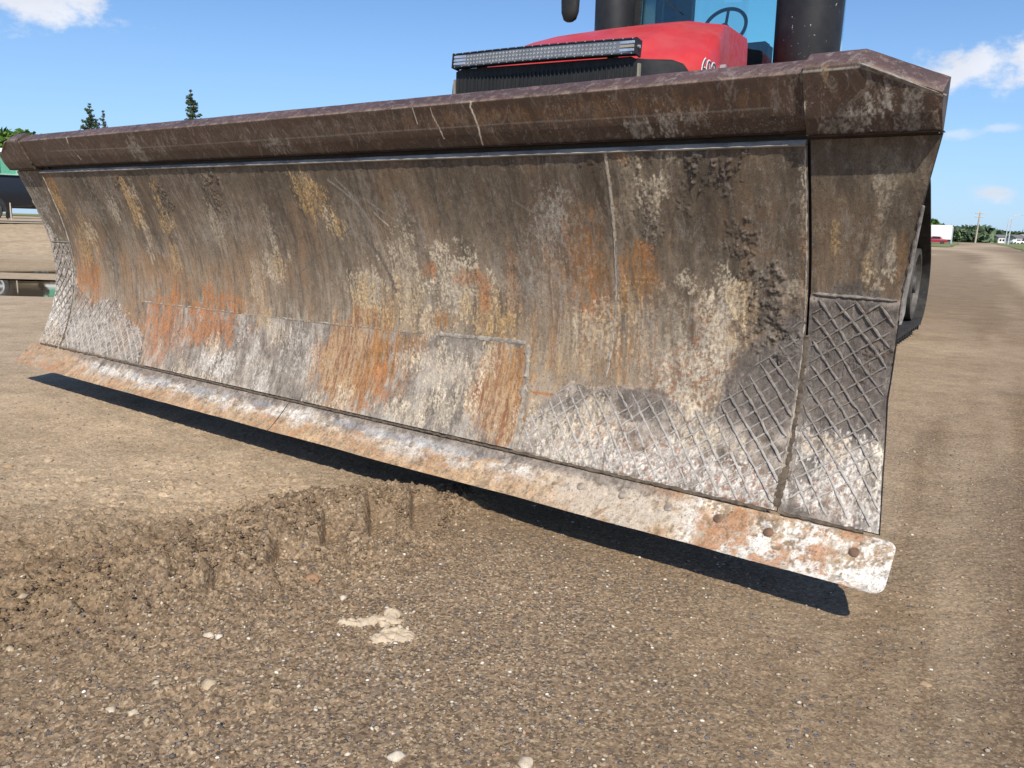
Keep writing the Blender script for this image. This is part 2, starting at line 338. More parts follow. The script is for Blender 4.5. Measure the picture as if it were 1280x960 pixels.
def axis(parts):
    out = [parts[0][0]]
    for a, b, s0, s1 in parts:
        x = a; n = 0
        while x < b-1e-6:
            f = (x-a)/(b-a); s = s0*(s1/s0)**f; x = min(b, x+s); out.append(x)
    return np.array(out)
def make_ground():
    xr = axis([(1.9, 6, .018, .16), (6, 40, .2, 3), (40, 5000, 4, 600)])
    xl = axis([(2.6, 6, .018, .16), (6, 20, .2, .5), (20, 60, .6, 5), (60, 5000, 8, 600)])
    xs = np.concatenate([-xl[::-1], axis([(-2.6, -1.5, .011, .008), (-1.5, -.15, .0058, .0058), (-.15, 1.9, .011, .014)])[1:-1], xr])
    ys = np.concatenate([[-400, -100, -30, -8, -3, -1, 0, .6, 1.0], axis([(1.2, 1.75, .009, .009), (1.75, 3.05, .0064, .0064), (3.05, 3.5, .010, .013), (3.5, 6, .015, .10), (6, 30, .12, .6), (30, 80, .8, 5), (80, 6000, 8, 700)])])
    X, Y = np.meshgrid(xs, ys, indexing='ij'); Z = ground_height(X, Y)
    x, y = X, Y; d = np.hypot(x, y)
    dry = sst(.1, -1.1, x+(y-3)*-.30)*sst(1.9, 2.7, y+.15*x)*(.55+.9*fbm(x*1.2, y*2.2, 4, 2))
    dry = np.maximum(dry, .85*sst(6, 12, d)*sst(.3, -.2, x/np.maximum(d, .01))*(.4+fbm(x*.25, y*1.1, 4, 5)))
    # pale dusty streaks on the right-hand road, running with it
    u = x*math.cos(.50)-y*math.sin(.50); v = x*math.sin(.50)+y*math.cos(.50)
    dry = np.maximum(dry, 1.*sst(5, 14, d)*sst(.46, .58, fbm(u*.9, v*.022, 5, 6, .6))*(.5+.8*fbm(u*3, v*.2, 4, 2, .65))+.30*sst(10, 40, d))
    dry = np.maximum(dry, .9*np.exp(-((v-8.6)/1.0)**2-((u+.2)/1.0)**2)*(x > 2))
    wet_shade = .0*x
    for (cx, cy, ang, w, l) in IMP:
        c, s = math.cos(ang), math.sin(ang); uu = (x-cx)*c+(y-cy)*s; vv = -(x-cx)*s+(y-cy)*c
        wet_shade = np.maximum(wet_shade, .55*sst(-.03, .0, uu)*sst(w*1.5, w*.8, uu)*sst(l/2+.03, l/2-.03, np.abs(vv)))
    R = np.exp(-(((x+.8)+(y-2.4)*-.6)/.6)**2)*np.exp(-((y-2.3)/.62)**2); wet_shade = np.maximum(wet_shade, .75*R*sst(.35, .6, fbm(x*6, y*6, 4, 1)))  # patchy darker mud on the ridge, with deeper shadow put into its colour
    dry = dry*(1-.6*R)
    dk = sst(.50, .60, fbm(u*.5, v*.018+2, 4, 3, .6))*sst(14, 30, d)*sst(.2, .35, x/np.maximum(d, .01)); wet_shade = np.maximum(wet_shade, .55*dk)
    pm = puddle_mask(x, y)*(d < 40); wet_shade = np.maximum(wet_shade, .8*pm)
    dk2 = sst(.50, .62, fbm(u*1.5+3, v*.16, 4, 5, .6))*sst(.2, 1.2, x)*(1-sst(8, 16, d)); wet_shade = np.maximum(wet_shade, .5*dk2); dry = np.maximum(dry, .55*sst(.48, .60, fbm(u*1.4+8, v*.12, 5, 6, .6))*sst(.2, 1.2, x)*(1-sst(8, 16, d)))
    gv = np.exp(-(((x+.25)-(y-1.8)*.35)/.75)**2)*sst(2.9, 2.1, y); gv = np.clip(gv*(.6+.9*fbm(x*2.2, y*2.2, 3, 4)), 0, 1)
    gv = np.maximum(gv, .05+.22*fbm(x*1.3, y*1.3, 3, 7)*(d < 9))
    col = np.stack([np.clip(dry, 0, 1), np.clip(wet_shade, 0, 1), np.clip(gv, 0, 1)], -1).reshape(-1, 3)
    o = npmesh('ground', np.stack([X, Y, Z], -1).reshape(-1, 3), gridfaces(len(xs), len(ys), False), M['ground'], None, True, col)
    tag(o, kind='structure'); return o
make_ground()

# water of the two puddles: one flat sheet that only shows in the hollows
def make_puddle(name, cx, cy, sx, sy, sh, label):
    t = 40; V = []; 
    nx, ny = 60, 36; x = np.linspace(-1.5, 1.5, nx); y = np.linspace(-1.5, 1.5, ny); Xg, Yg = np.meshgrid(x, y, indexing='ij')
    wx = cx+Xg*sx-(Yg*sy)*sh; wy = cy+Yg*sy; m = puddle_mask(wx, wy) > .12
    V = np.stack([wx, wy, np.full_like(wx, -.012)], -1).reshape(-1, 3); F = gridfaces(nx, ny); mk = m.reshape(-1); F = F[mk[F].any(1)]
    used = np.unique(F); re = -np.ones(len(V), int); re[used] = np.arange(len(used))
    o = npmesh(name, V[used], re[F], M['water']); tag(o, kind='structure'); return o
t_ = NT('muddy_water'); M['water'] = t_.fin((.09, .066, .034), .03, 0., t_.bump(t_.noise(3, 3, .5), .012, .02), .6)
make_puddle('puddle', -7.0, 11.6, 3.0, 1.45, .6, '')
make_puddle('puddle', -9.8, 16.2, 4.6, 2.35, .6, '')

# ------------------------------------------------------------------ pebbles and stones
def rock_proto(n, seed, squash=.6):
    r = random.Random(seed); bm = bmesh.new(); bmesh.ops.create_icosphere(bm, subdivisions=n, radius=1)
    for v in bm.verts:
        k = 1+.30*(r.random()-.5)*2+.18*math.sin(v.co.x*3+seed)*math.cos(v.co.y*2.6+seed*2); v.co = Vector((v.co.x*k, v.co.y*k*.8, v.co.z*k*squash))
    V = np.array([v.co[:] for v in bm.verts]); F = np.array([[v.index for v in f.verts] for f in bm.faces]); bm.free(); return V, F
def attr_mat(name, rough=.8, bump=.3, scale=300, spec=.3):
    t = NT(name); a = t.attr('paint'); n = t.noise(scale, 4, .6); c = t.mix(1., a.outputs['Color'], t.rng(n, .3, .7, .8, 1.15, False), 'MULTIPLY'); return t.fin(c, rough, 0., t.bump(n, bump, .002), spec)
M['stone'] = attr_mat('stone_surface')
PALE = np.array([(.56, .49, .38), (.66, .61, .52), (.45, .35, .24), (.33, .26, .18), (.22, .19, .16), (.12, .115, .11), (.38, .24, .15), (.70, .67, .60)])
def scatter(n, fx, smin, smax, seed, probs, oct_=True):
    r = np.random.default_rng(seed); V0, F0 = (np.array([(1, 0, 0), (-1, 0, 0), (0, .8, 0), (0, -.8, 0), (.1, .1, .6), (0, 0, -.6), (.6, .6, .3), (-.6, .5, .25), (-.5, -.6, .3), (.6, -.5, .3)]), None)
    F0 = np.array([(4, 0, 6), (4, 6, 2), (4, 2, 7), (4, 7, 1), (4, 1, 8), (4, 8, 3), (4, 3, 9), (4, 9, 0), (6, 0, 2), (7, 2, 1), (8, 1, 3), (9, 3, 0), (5, 2, 0), (5, 1, 2), (5, 3, 1), (5, 0, 3)])
    p = fx(r, n); n = len(p); s = smin*(smax/smin)**(r.random(n)**2.6); an = r.random(n)*6.283
    c, sn = np.cos(an), np.sin(an); sc = np.stack([s, s*(.6+.5*r.random(n)), s*(.5+.5*r.random(n))], 1)
    L = V0[None]*sc[:, None]*(1+.35*(r.random((n, len(V0), 1))-.5)); X = L[..., 0]*c[:, None]-L[..., 1]*sn[:, None]; Y = L[..., 0]*sn[:, None]+L[..., 1]*c[:, None]
    Z = L[..., 2]+ground_height(p[:, 0], p[:, 1])[:, None]+s[:, None]*.12
    V = np.stack([X+p[:, :1], Y+p[:, 1:2], Z], -1).reshape(-1, 3); F = (F0[None]+np.arange(n)[:, None, None]*len(V0)).reshape(-1, 3)
    ci = r.choice(len(PALE), n, p=probs); C = np.repeat(PALE[ci]*(.75+.45*r.random((n, 1))), len(V0), 0)
    return V, F, C
def fdens(r, n):
    x = r.uniform(-2.4, 2.3, n*3); y = r.uniform(1.25, 4.6, n*3)
    d = np.exp(-(((x+.25)-(y-1.8)*.35)/.8)**2)*sst(3.1, 1.9, y)*(.25+1.3*fbm(x*2.2, y*2.2, 3, 4))+.13
    k = r.random(n*3) < d; return np.stack([x, y], 1)[k][:n]
V, F, C = scatter(20000, fdens,   .0018, .0082, 3, [.07, .03, .22, .28, .18, .12, .08, .02])
o = npmesh('gravel', V, F, M['stone'], None, False, C); tag(o, 'loose tan and grey gravel lying over the brown dirt in front of the blade', 'gravel', kind='stuff')
def fclod(r, n):
    x = r.uniform(-1.8, -.15, n*4); y = r.uniform(1.75, 3.2, n*4)
    e = np.abs((y-2.35)-(x+.75)*.75); k = r.random(n*4) < np.exp(-(e/.28)**2)
    for (cx, cy, ang, w, l) in IMP: c, s = math.cos(ang), math.sin(ang); u = (x-cx)*c+(y-cy)*s; v = -(x-cx)*s+(y-cy)*c; k &= ~((u > -.01) & (u < w) & (np.abs(v) < l/2))
    return np.stack([x, y], 1)[k][:n]
V, F, C = scatter(7000, fclod, .0025, .012, 5, [0, 0, .1, .3, .35, .1, .15, 0]); C = C*0+np.array([.165, .112, .067])*(.75+.4*np.repeat(np.random.default_rng(1).random((len(C)//10, 1)), 10, 0))
o = npmesh('mud_crumbs', V, F, M['stone'], None, False, C); tag(o, 'crumbled brown mud clods heaped along the churned ridge on the left', 'mud', kind='stuff')

STONES = [(-.728, 1.839, .013, 'small white stone beside its twin, left of the pale clay crust', 1), (-.700, 1.829, .011, 'small rounder white stone, right one of the touching pair', 7), (-.65, 1.632, .020, 'largest flat cream stone in the gravel at the lower left', 0), (-.444, 2.062, .012, 'flat white stone just above the pale clay crust', 7),
 (-.773, 1.64, .011, 'white oval stone left of the flat cream stone', 1), (-.82, 1.532, .011, 'pale angular stone low in the left corner gravel', 1), (-.772, 1.528, .011, 'pale stone right of the angular one in the left corner gravel', 1), (-.818, 1.788, .010, 'tan elongated stone below the muddy ridge end', 2), (-1.245, 1.94, .014, 'cream stone sitting in the mud at the left edge', 0), (-1.168, 1.757, .013, 'tan flat stone at the far left below the mud', 0),
 (-.205, 1.408, .017, 'white angular stone at the bottom of the picture, left of centre', 7), (.046, 1.402, .018, 'pale stone at the bottom edge right of centre', 1), (.984, 1.729, .013, 'tan sliver of stone lying alone on the right-hand dirt', 2), (-.478, 2.10, .010, 'grey pebble at the upper left of the clay crust', 4),
 (-1.951, 3.292, .022, 'flat tan stone in the dry dirt at the left edge', 0), (-2.056, 3.188, .02, 'second pale stone at the left edge of the dry dirt', 2), (-.243, 1.477, .011, 'grey oval pebble in the dense gravel near the bottom', 4), (-.545, 2.135, .022, 'reddish brown stone half sunk beside the mud ridge', 6), (-.612, 2.165, .02, 'brown lump of stone at the foot of the mud ridge', 3)]
for i, (x, y, s, lab, ci) in enumerate(STONES):
    V, F = rock_proto(2, 40+i, .5); V = V*s; an = i*1.3; c, sn = math.cos(an), math.sin(an)
    V = np.stack([V[:, 0]*c-V[:, 1]*sn, V[:, 0]*sn+V[:, 1]*c, V[:, 2]], 1)
    o = npmesh('stone', V, F, M['stone'], None, True, np.tile(PALE[ci]*np.array([.80, .72, .62]), (len(V), 1))*(.75+.5*fbm(V[:, 0]*260, V[:, 1]*260, 3, 1)[:, None])); o.location = (x, y, float(ground_height(np.array([x]), np.array([y]))[0])+s*.08)
    tag(o, lab, 'stone', 'loose stones in the gravel')
# caked pale clay
def clay():
    n = 70; g = np.linspace(-1, 1, n); X, Y = np.meshgrid(g, g, indexing='ij'); wx = -.325+X*.125; wy = 1.925+Y*.105
    def lobe(a, b, c, d): return 1-np.hypot((wx-a)/c, (wy-b)/d)
    m = np.maximum.reduce([lobe(-.385, 1.945, .055, .028), lobe(-.325, 1.955, .06, .035), lobe(-.285, 1.90, .05, .05), lobe(-.30, 1.99, .025, .04), lobe(-.25, 1.875, .03, .028), lobe(-.31, 1.86, .035, .03)])+(fbm(wx*60, wy*60, 4, 2)-.5)*.7
    cr = np.abs(fbm(wx*28, wy*28, 3, 5)-.5); h = .011*sst(0, .6, m)*(.6+.6*fbm(wx*40, wy*40, 4, 3))-.018*sst(.045, 0, cr)*sst(.1, .4, m)
    Z = ground_height(wx, wy)+h-.002; F = gridfaces(n, n); k = (m > .02).reshape(-1); F = F[k[F].all(1)]
    V = np.stack([wx, wy, Z], -1).reshape(-1, 3); us = np.unique(F); re = -np.ones(len(V), int); re[us] = np.arange(len(us)); C = np.tile(np.array([.50, .40, .28]), (len(us), 1))*(.85+.3*fbm(wx*50, wy*50, 3, 1).reshape(-1, 1)[us])
    o = npmesh('dried_clay_crust', V[us], re[F], M['stone'], None, True, C); tag(o, 'cracked cream coloured crust of dried clay lying on the gravel', 'clay')
    def fc(r, n): a = r.random(n)*6.283; q = .55+.75*r.random(n)**1.5; return np.stack([-.325+np.cos(a)*q*.115, 1.925+np.sin(a)*q*.095], 1)
    V, F, C = scatter(260, fc, .0012, .0055, 9, [1, 0, 0, 0, 0, 0, 0, 0]); c_ = npmesh('crust_crumbs', V, F, M['stone'], o, False, C*0+np.array([.55, .44, .31])*(.7+.5*np.repeat(np.random.default_rng(2).random((len(C)//10, 1)), 10, 0))); c_['kind'] = 'stuff'
clay()
STAINS=[('R', -1.143, 0.438, 0.164, 0.159, 0, 1), ('R', -0.753, 0.51, 0.24, 0.104, 0, 1), ('R', -0.77, 0.656, 0.055, 0.04, 0, 0.8), ('R', -0.605, 0.628, 0.066, 0.031, 0, 0.8), ('R', -0.892, 0.57, 0.069, 0.04, 0, 0.7), ('R', -1.934, 0.64, 0.066, 0.12, 0, 1), ('R', -2.07, 0.617, 0.049, 0.094, 0, 0.8), ('r', -1.985, 0.739, 0.143, 0.187, 0, 0.4), ('r', -2.127, 1.145, 0.088, 0.15, 0, 0.7), ('Y', -2.12, 1.092, 0.049, 0.081, 0, 0.8), ('r', -1.595, 0.448, 0.168, 0.105, 0, 0.5), ('r', -1.104, 0.699, 0.456, 0.126, 0, 0.3), ('Y', -1.296, 1.071, 0.048, 0.105, 0, 1), ('Y', -1.041, 1.096, 0.044, 0.07, 0, 0.9), ('Y', -1.039, 0.995, 0.052, 0.064, 0, 0.9), ('Y', -1.95, 0.879, 0.086, 0.12, 0, 0.7), ('P', -1.87, 0.926, 0.047, 0.045, 0, 0.6), ('P', -1.512, 1.053, 0.034, 0.075, 0, 0.7), ('P', -1.268, 0.9, 0.032, 0.093, 0, 0.6), ('Y', -1.037, 0.826, 0.037, 0.075, 0, 0.6), ('P', -1.263, 1.143, 0.031, 0.055, 0, 0.5), ('M', -1.346, 1.187, 0.04, 0.027, 0, 1), ('M', -0.985, 1.104, 0.036, 0.061, 0, 1), ('M', -0.544, 1.148, 0.044, 0.078, 0, 0.8), ('M', -0.524, 1.228, 0.031, 0.034, 0, 0.8), ('P', -0.624, 0.995, 0.052, 0.083, 0, 0.5), ('G', -1.711, 1.051, 0.16, 0.06, 0, 0.4), ('G', -1.546, 1.144, 0.118, 0.082, 0, 0.3), ('Y', 0.101, 1.155, 0.066, 0.076, 0, 0.8), ('Y', 0.172, 1.092, 0.06, 0.077, 0, 0.9), ('Y', 0.231, 1.012, 0.05, 0.052, 0, 0.9), ('P', 0.2, 1.037, 0.025, 0.045, 0, 0.8), ('P', -0.218, 0.843, 0.07, 0.08, 0, 0.7), ('P', -0.21, 0.968, 0.046, 0.092, 0, 0.4), ('Y', -0.193, 0.827, 0.041, 0.044, 0, 0.7), ('P', -0.386, 0.761, 0.049, 0.113, 0, 0.4), ('P', 0.581, 0.801, 0.098, 0.16, 0, 0.7), ('P', 0.39, 0.74, 0.104, 0.106, 0, 0.8), ('Y', 0.342, 0.703, 0.058, 0.081, 0, 0.7), ('r', 0.483, 0.648, 0.046, 0.13, 0, 0.6), ('Y', 0.551, 0.686, 0.18, 0.097, 0, 0.5), ('P', 0.87, 0.773, 0.136, 0.122, 0, 1), ('P', 0.816, 0.83, 0.097, 0.092, 0, 0.8), ('Y', 0.967, 0.705, 0.092, 0.078, 0, 0.7), ('P', 0.747, 0.655, 0.084, 0.069, 0, 0.6), ('R', 0.72, 0.849, 0.034, 0.025, 0, 1), ('R', 0.982, 0.76, 0.027, 0.077, 0, 0.9), ('R', 0.915, 0.827, 0.063, 0.024, 0, 0.7), ('r', 0.788, 0.659, 0.074, 0.044, 0, 0.9), ('R', 1.128, 0.891, 0.018, 0.085, 0, 0.4), ('r', 1.119, 0.805, 0.036, 0.144, 0, 0.5), ('Y', 1.063, 0.639, 0.111, 0.059, 0, 0.6), ('G', 1.318, 1.02, 0.065, 0.1, 0, 0.8), ('G', 1.359, 1.08, 0.032, 0.061, 0, 0.6), ('G', 1.175, 0.851, 0.07, 0.114, 0, 0.4), ('G', 0.647, 1.074, 0.042, 0.047, 0, 0.5), ('r', 1.456, 0.854, 0.137, 0.155, 0, 0.8), ('R', 1.458, 0.822, 0.022, 0.038, 0, 1), ('R', 1.443, 0.758, 0.032, 0.019, 0, 0.9), ('R', 1.657, 0.962, 0.025, 0.02, 0, 1), ('R', 1.675, 0.938, 0.02, 0.025, 0, 0.9), ('r', 1.636, 0.878, 0.069, 0.102, 0, 0.9), ('Y', 1.59, 0.784, 0.053, 0.068, 0, 0.6), ('r', 1.424, 0.984, 0.062, 0.104, 0, 0.35), ('Y', 1.394, 0.63, 0.195, 0.109, 0, 0.7), ('d', 1.396, 0.602, 0.201, 0.125, 0, 1), ('d', 1.64, 0.657, 0.116, 0.13, 0, 0.8), ('d', 1.29, 0.732, 0.135, 0.168, 0, 0.5), ('P', 1.486, 0.694, 0.093, 0.092, 0, 0.5), ('P', 1.741, 0.642, 0.111, 0.152, 0, 0.35), ('r', 1.552, 0.62, 0.121, 0.131, 0, 0.35), ('s', 1.888, 0.658, 0.145, 0.147, 0, 0.8), ('s', 1.791, 0.558, 0.161, 0.099, 0, 0.8), ('s', 1.334, 0.901, 0.197, 0.242, 0, 0.35), ('P', 1.943, 0.823, 0.05, 0.082, 0, 0.95), ('P', 1.921, 0.736, 0.061, 0.107, 0, 0.9), ('P', 1.868, 0.58, 0.104, 0.064, 0, 0.6), ('Y', 1.982, 0.766, 0.044, 0.12, 0, 0.5), ('P', 1.801, 0.87, 0.019, 0.027, 0, 0.9), ('P', 1.774, 0.868, 0.011, 0.02, 0, 0.7), ('G', 2.052, 0.936, 0.047, 0.137, 0, 0.35), ('c', 1.663, 1.147, 0.098, 0.144, 0, 1), ('P', 1.697, 1.1, 0.038, 0.089, 0, 0.7), ('P', 1.755, 1.191, 0.026, 0.067, 0, 0.5), ('M', 1.667, 1.244, 0.027, 0.027, 0, 0.8), ('M', 1.688, 1.093, 0.024, 0.071, 0, 0.6), ('M', 1.493, 1.235, 0.035, 0.021, 0, 0.7), ('r', 1.6, 1.246, 0.033, 0.023, 0, 0.6), ('r', 2.165, 0.942, 0.018, 0.198, 0, 0.4), ('M', 1.842, 1.222, 0.025, 0.043, 0, 1), ('M', 1.903, 1.174, 0.043, 0.03, 0, 1), ('M', 1.929, 1.203, 0.019, 0.025, 0, 0.8), ('M', 1.994, 1.239, 0.016, 0.016, 0, 1), ('M', 1.964, 1.194, 0.012, 0.017, 0, 0.9), ('M', 1.811, 1.112, 0.013, 0.036, 0, 0.6), ('M', 1.964, 1.028, 0.029, 0.032, 0, 0.7), ('M', 2.006, 1.002, 0.021, 0.059, 0, 0.8), ('M', 1.97, 0.967, 0.039, 0.018, 0, 0.9), ('M', 1.99, 0.896, 0.017, 0.019, 0, 0.8), ('M', 2.063, 0.902, 0.028, 0.028, 0, 0.6), ('M', 2.072, 0.81, 0.042, 0.08, 0, 0.9), ('M', 2.044, 0.748, 0.048, 0.057, 0, 0.7), ('M', 2.116, 0.731, 0.028, 0.047, 0, 0.7), ('P', 2.143, 0.873, 0.022, 0.045, 0, 0.5), ('P', 2.151, 1.071, 0.011, 0.127, 0, 0.5), ('P', 2.157, 1.174, 0.006, 0.081, 0, 0.7), ('r', 2.15, 0.941, 0.015, 0.155, 0, 0.4), ('q', 0.308, 0.432, 0.219, 0.191, 0, 1), ('r', 0.497, 0.438, 0.179, 0.105, 0, 1), ('R', 0.49, 0.405, 0.04, 0.046, 0, 1), ('R', 0.538, 0.333, 0.035, 0.053, 0, 0.9), ('r', 0.562, 0.542, 0.158, 0.056, 0, 0.8), ('q', 1.105, 0.411, 0.12, 0.169, 0, 1), ('r', 1.142, 0.488, 0.071, 0.1, 0, 0.8), ('q', 1.18, 0.352, 0.055, 0.106, 0, 0.9), ('P', 0.842, 0.45, 0.135, 0.087, 0, 0.7), ('P', 0.862, 0.333, 0.154, 0.067, 0, 0.7), ('G', 1.022, 0.272, 0.094, 0.042, 0, 0.9), ('P', 0.642, 0.487, 0.06, 0.043, 0, 0.6), ('P', 0.983, 0.527, 0.075, 0.058, 0, 0.6), ('P', 0.319, 0.286, 0.056, 0.043, 0, 0.9), ('P', 0.647, 0.287, 0.125, 0.029, 0, 0.8), ('R', 0.445, 0.288, 0.031, 0.024, 0, 0.7), ('P', -0.808, 0.235, 0.225, 0.033, 0, 0.9), ('P', -0.357, 0.221, 0.159, 0.023, 0, 0.7), ('W', -0.677, 0.335, 0.089, 0.05, 0, 0.6), ('W', -0.543, 0.332, 0.098, 0.049, 0, 0.7), ('W', -0.222, 0.287, 0.05, 0.072, 0, 0.8), ('W', -0.464, 0.491, 0.037, 0.088, 0, 0.6), ('W', -0.332, 0.411, 0.046, 0.084, 0, 0.5), ('P', -0.194, 0.499, 0.068, 0.07, 0, 0.7), ('Y', -0.301, 0.562, 0.058, 0.051, 0, 0.6), ('P', -0.666, 0.413, 0.064, 0.037, 0, 0.7), ('W', -0.036, 0.444, 0.107, 0.101, 0, 0.45), ('P', 0.152, 0.262, 0.059, 0.037, 0, 0.8), ('G', -0.072, 0.335, 0.159, 0.079, 0, 0.4), ('P', -0.889, 0.252, 0.054, 0.068, 0, 0.7), ('G', -1.007, 0.418, 0.042, 0.101, 0, 0.7), ('W', -1.827, 0.382, 0.313, 0.111, 0, 0.55), ('G', -1.523, 0.324, 0.273, 0.081, 0, 0.6), ('r', -1.52, 0.346, 0.112, 0.057, 0, 0.5), ('P', -1.849, 0.203, 0.305, 0.034, 0, 0.5), ('W', 1.534, 0.291, 0.237, 0.062, 0, 0.8), ('W', 1.801, 0.278, 0.236, 0.074, 0, 0.9), ('W', 2.062, 0.271, 0.14, 0.058, 0, 1), ('P', 1.512, 0.416, 0.102, 0.06, 0, 0.8), ('P', 1.393, 0.332, 0.157, 0.075, 0, 0.6), ('s', 1.708, 0.309, 0.303, 0.092, 0, 0.7), ('s', 2.06, 0.282, 0.14, 0.071, 0, 0.9), ('D', 1.673, 0.466, 0.096, 0.05, 0, 0.9), ('D', 1.365, 0.421, 0.064, 0.031, 0, 0.4), ('P', 1.87, 0.434, 0.062, 0.052, 0, 0.7), ('P', 1.956, 0.4, 0.084, 0.032, 0, 0.7), ('D', 2.046, 0.58, 0.106, 0.117, 0, 1), ('D', 1.989, 0.489, 0.073, 0.046, 0, 0.8), ('D', 2.132, 0.686, 0.046, 0.116, 0, 1), ('s', 2.143, 0.233, 0.044, 0.038, 0, 0.5)]
WSTAINS=[('c', 2.363, 1.191, 0.045, 0.083, 0, 0.6), ('c', 2.427, 1.208, 0.025, 0.074, 0, 0.6), ('P', 2.355, 1.133, 0.019, 0.051, 0, 0.4), ('c', 2.333, 0.95, 0.052, 0.08, 0, 0.8), ('Y', 2.322, 0.917, 0.02, 0.047, 0, 0.6), ('Y', 2.235, 1.009, 0.01, 0.034, 0, 0.6), ('P', 2.373, 0.941, 0.02, 0.042, 0, 0.6), ('P', 2.344, 0.908, 0.028, 0.034, 0, 0.6), ('r', 2.401, 0.953, 0.012, 0.083, 0, 0.6), ('D', 2.294, 0.727, 0.126, 0.156, 0, 1), ('D', 2.3, 0.569, 0.126, 0.131, 0, 0.9), ('M', 2.342, 0.677, 0.037, 0.031, 0, 0.8), ('M', 2.243, 0.699, 0.022, 0.018, 0, 0.5), ('M', 2.369, 0.713, 0.02, 0.022, 0, 0.6), ('W', 2.318, 0.355, 0.124, 0.082, 0, 1), ('W', 2.305, 0.416, 0.125, 0.054, 0, 0.8), ('W', 2.395, 0.287, 0.059, 0.058, 0, 0.9), ('s', 2.327, 0.314, 0.102, 0.08, 0, 0.7), ('Y', 2.27, 0.432, 0.064, 0.03, 0, 0.5), ('P', 2.395, 0.39, 0.024, 0.081, 0, 0.6), ('W', -2.5, 0.665, 0.216, 0.292, 0, 0.8), ('W', -2.316, 0.481, 0.24, 0.233, 0, 0.8), ('W', -2.466, 0.372, 0.141, 0.181, 0, 0.8), ('G', -2.431, 1.054, 0.149, 0.235, 0, 0.8), ('W', -2.409, 0.912, 0.085, 0.058, 0, 0.5), ('M', -2.376, 0.647, 0.053, 0.04, 0, 0.5), ('Y', -2.35, 0.286, 0.137, 0.061, 0, 0.6)]
BSTAINS=[('G', -0.993, 1.324, 0.056, 0.052, 0, 0.7), ('G', -0.793, 1.336, 0.053, 0.021, 0, 0.4), ('G', 0.054, 1.324, 0.08, 0.031, 0, 0.6), ('G', 1.779, 1.314, 0.044, 0.03, 0, 0.9), ('G', 1.703, 1.309, 0.051, 0.022, 0, 0.6), ('G', 1.853, 1.323, 0.028, 0.021, 0, 0.5), ('G', 2.346, 1.336, 0.029, 0.044, 0, 1), ('G', 2.304, 1.304, 0.022, 0.034, 0, 0.7), ('G', 2.367, 1.349, 0.014, 0.044, 0, 0.8), ('G', 2.42, 1.315, 0.028, 0.047, 0, 0.6), ('Y', 2.226, 1.401, 0.006, 0.034, 0, 0.6), ('P', 2.176, 1.339, 0.012, 0.012, 0, 0.9), ('G', 2.237, 1.294, 0.027, 0.023, 0, 0.5), ('r', 1.442, 1.365, 0.732, 0.028, 0, 0.3), ('G', 0.439, 1.366, 0.889, 0.023, 0, 0.15), ('P', 2.472, 1.292, 0.01, 0.025, 0, 0.5)]
MLINES=[('P', 0.006, 0.9, [(1.559, 1.252), (1.561, 1.14), (1.557, 0.988)]), ('G', 0.004, 0.8, [(1.557, 0.966), (1.545, 0.756), (1.531, 0.672), (1.526, 0.54)]), ('G', 0.006, 0.7, [(0.264, 1.185), (0.339, 1.139), (0.408, 1.084), (0.468, 0.986), (0.486, 0.892)]), ('G', 0.004, 0.7, [(0.306, 1.194), (0.379, 1.123), (0.433, 1.053)]), ('D', 0.012, 0.8, [(0.394, 0.968), (0.445, 0.906), (0.495, 0.828), (0.529, 0.749)]), ('P', 0.005, 0.9, [(0.481, 1.06), (0.509, 1.036), (0.543, 1.012)]), ('G', 0.005, 0.7, [(0.444, 1.114), (0.534, 1.061), (0.611, 1.026)]), ('D', 0.003, 0.9, [(0.323, 0.998), (0.188, 0.929), (0.033, 0.855), (-0.08, 0.779)]), ('D', 0.003, 0.7, [(0.021, 0.967), (-0.074, 0.917)]), ('D', 0.004, 0.6, [(-1.477, 1.244), (-1.439, 1.123), (-1.486, 0.978), (-1.567, 0.76), (-1.574, 0.582)]), ('G', 0.004, 0.5, [(-1.461, 1.224), (-1.415, 1.103), (-1.449, 0.958), (-1.522, 0.74)]), ('R', 0.006, 0.9, [(1.237, 0.444), (1.326, 0.445)]), ('R', 0.006, 0.8, [(-1.465, 0.442), (-1.324, 0.438)]), ('r', 0.004, 0.5, [(2.176, 0.942), (2.175, 1.05)]), ('Y', 0.003, 0.8, [(1.328, 0.623), (1.335, 0.513), (1.335, 0.452)]), ('r', 0.003, 0.8, [(1.607, 0.666), (1.6, 0.585), (1.597, 0.52)]), ('G', 0.003, 0.4, [(1.169, 1.11), (1.229, 1.079), (1.321, 1.047)])]
BLINES=[('C', 0.004, 1, [(1.115, 1.423), (1.101, 1.4), (1.107, 1.371), (1.111, 1.336), (1.103, 1.287)]), ('C', 0.0025, 0.9, [(0.928, 1.405), (0.93, 1.376), (0.942, 1.343), (0.947, 1.311)]), ('C', 0.002, 0.8, [(0.849, 1.41), (0.849, 1.385), (0.849, 1.36)]), ('C', 0.006, 0.8, [(-1.589, 1.431), (-1.618, 1.412), (-1.628, 1.389)]), ('C', 0.005, 0.8, [(-1.602, 1.323), (-1.594, 1.307)]), ('G', 0.003, 0.4, [(-1.886, 1.355), (-0.787, 1.342), (0.334, 1.342), (1.19, 1.344), (1.708, 1.34), (2.078, 1.34)]), ('G', 0.003, 0.9, [(2.168, 1.413), (2.305, 1.414), (2.492, 1.339)])]
BOLTS=[(0.306, 0.198), (0.78, 0.196), (1.08, 0.202), (1.239, 0.198), (1.542, 0.195), (1.695, 0.198), (1.855, 0.196), (2.014, 0.198), (2.166, 0.195), (2.397, 0.197), (-0.313, 0.19), (-0.98, 0.186), (-0.568, 0.191), (-1.595, 0.171)]
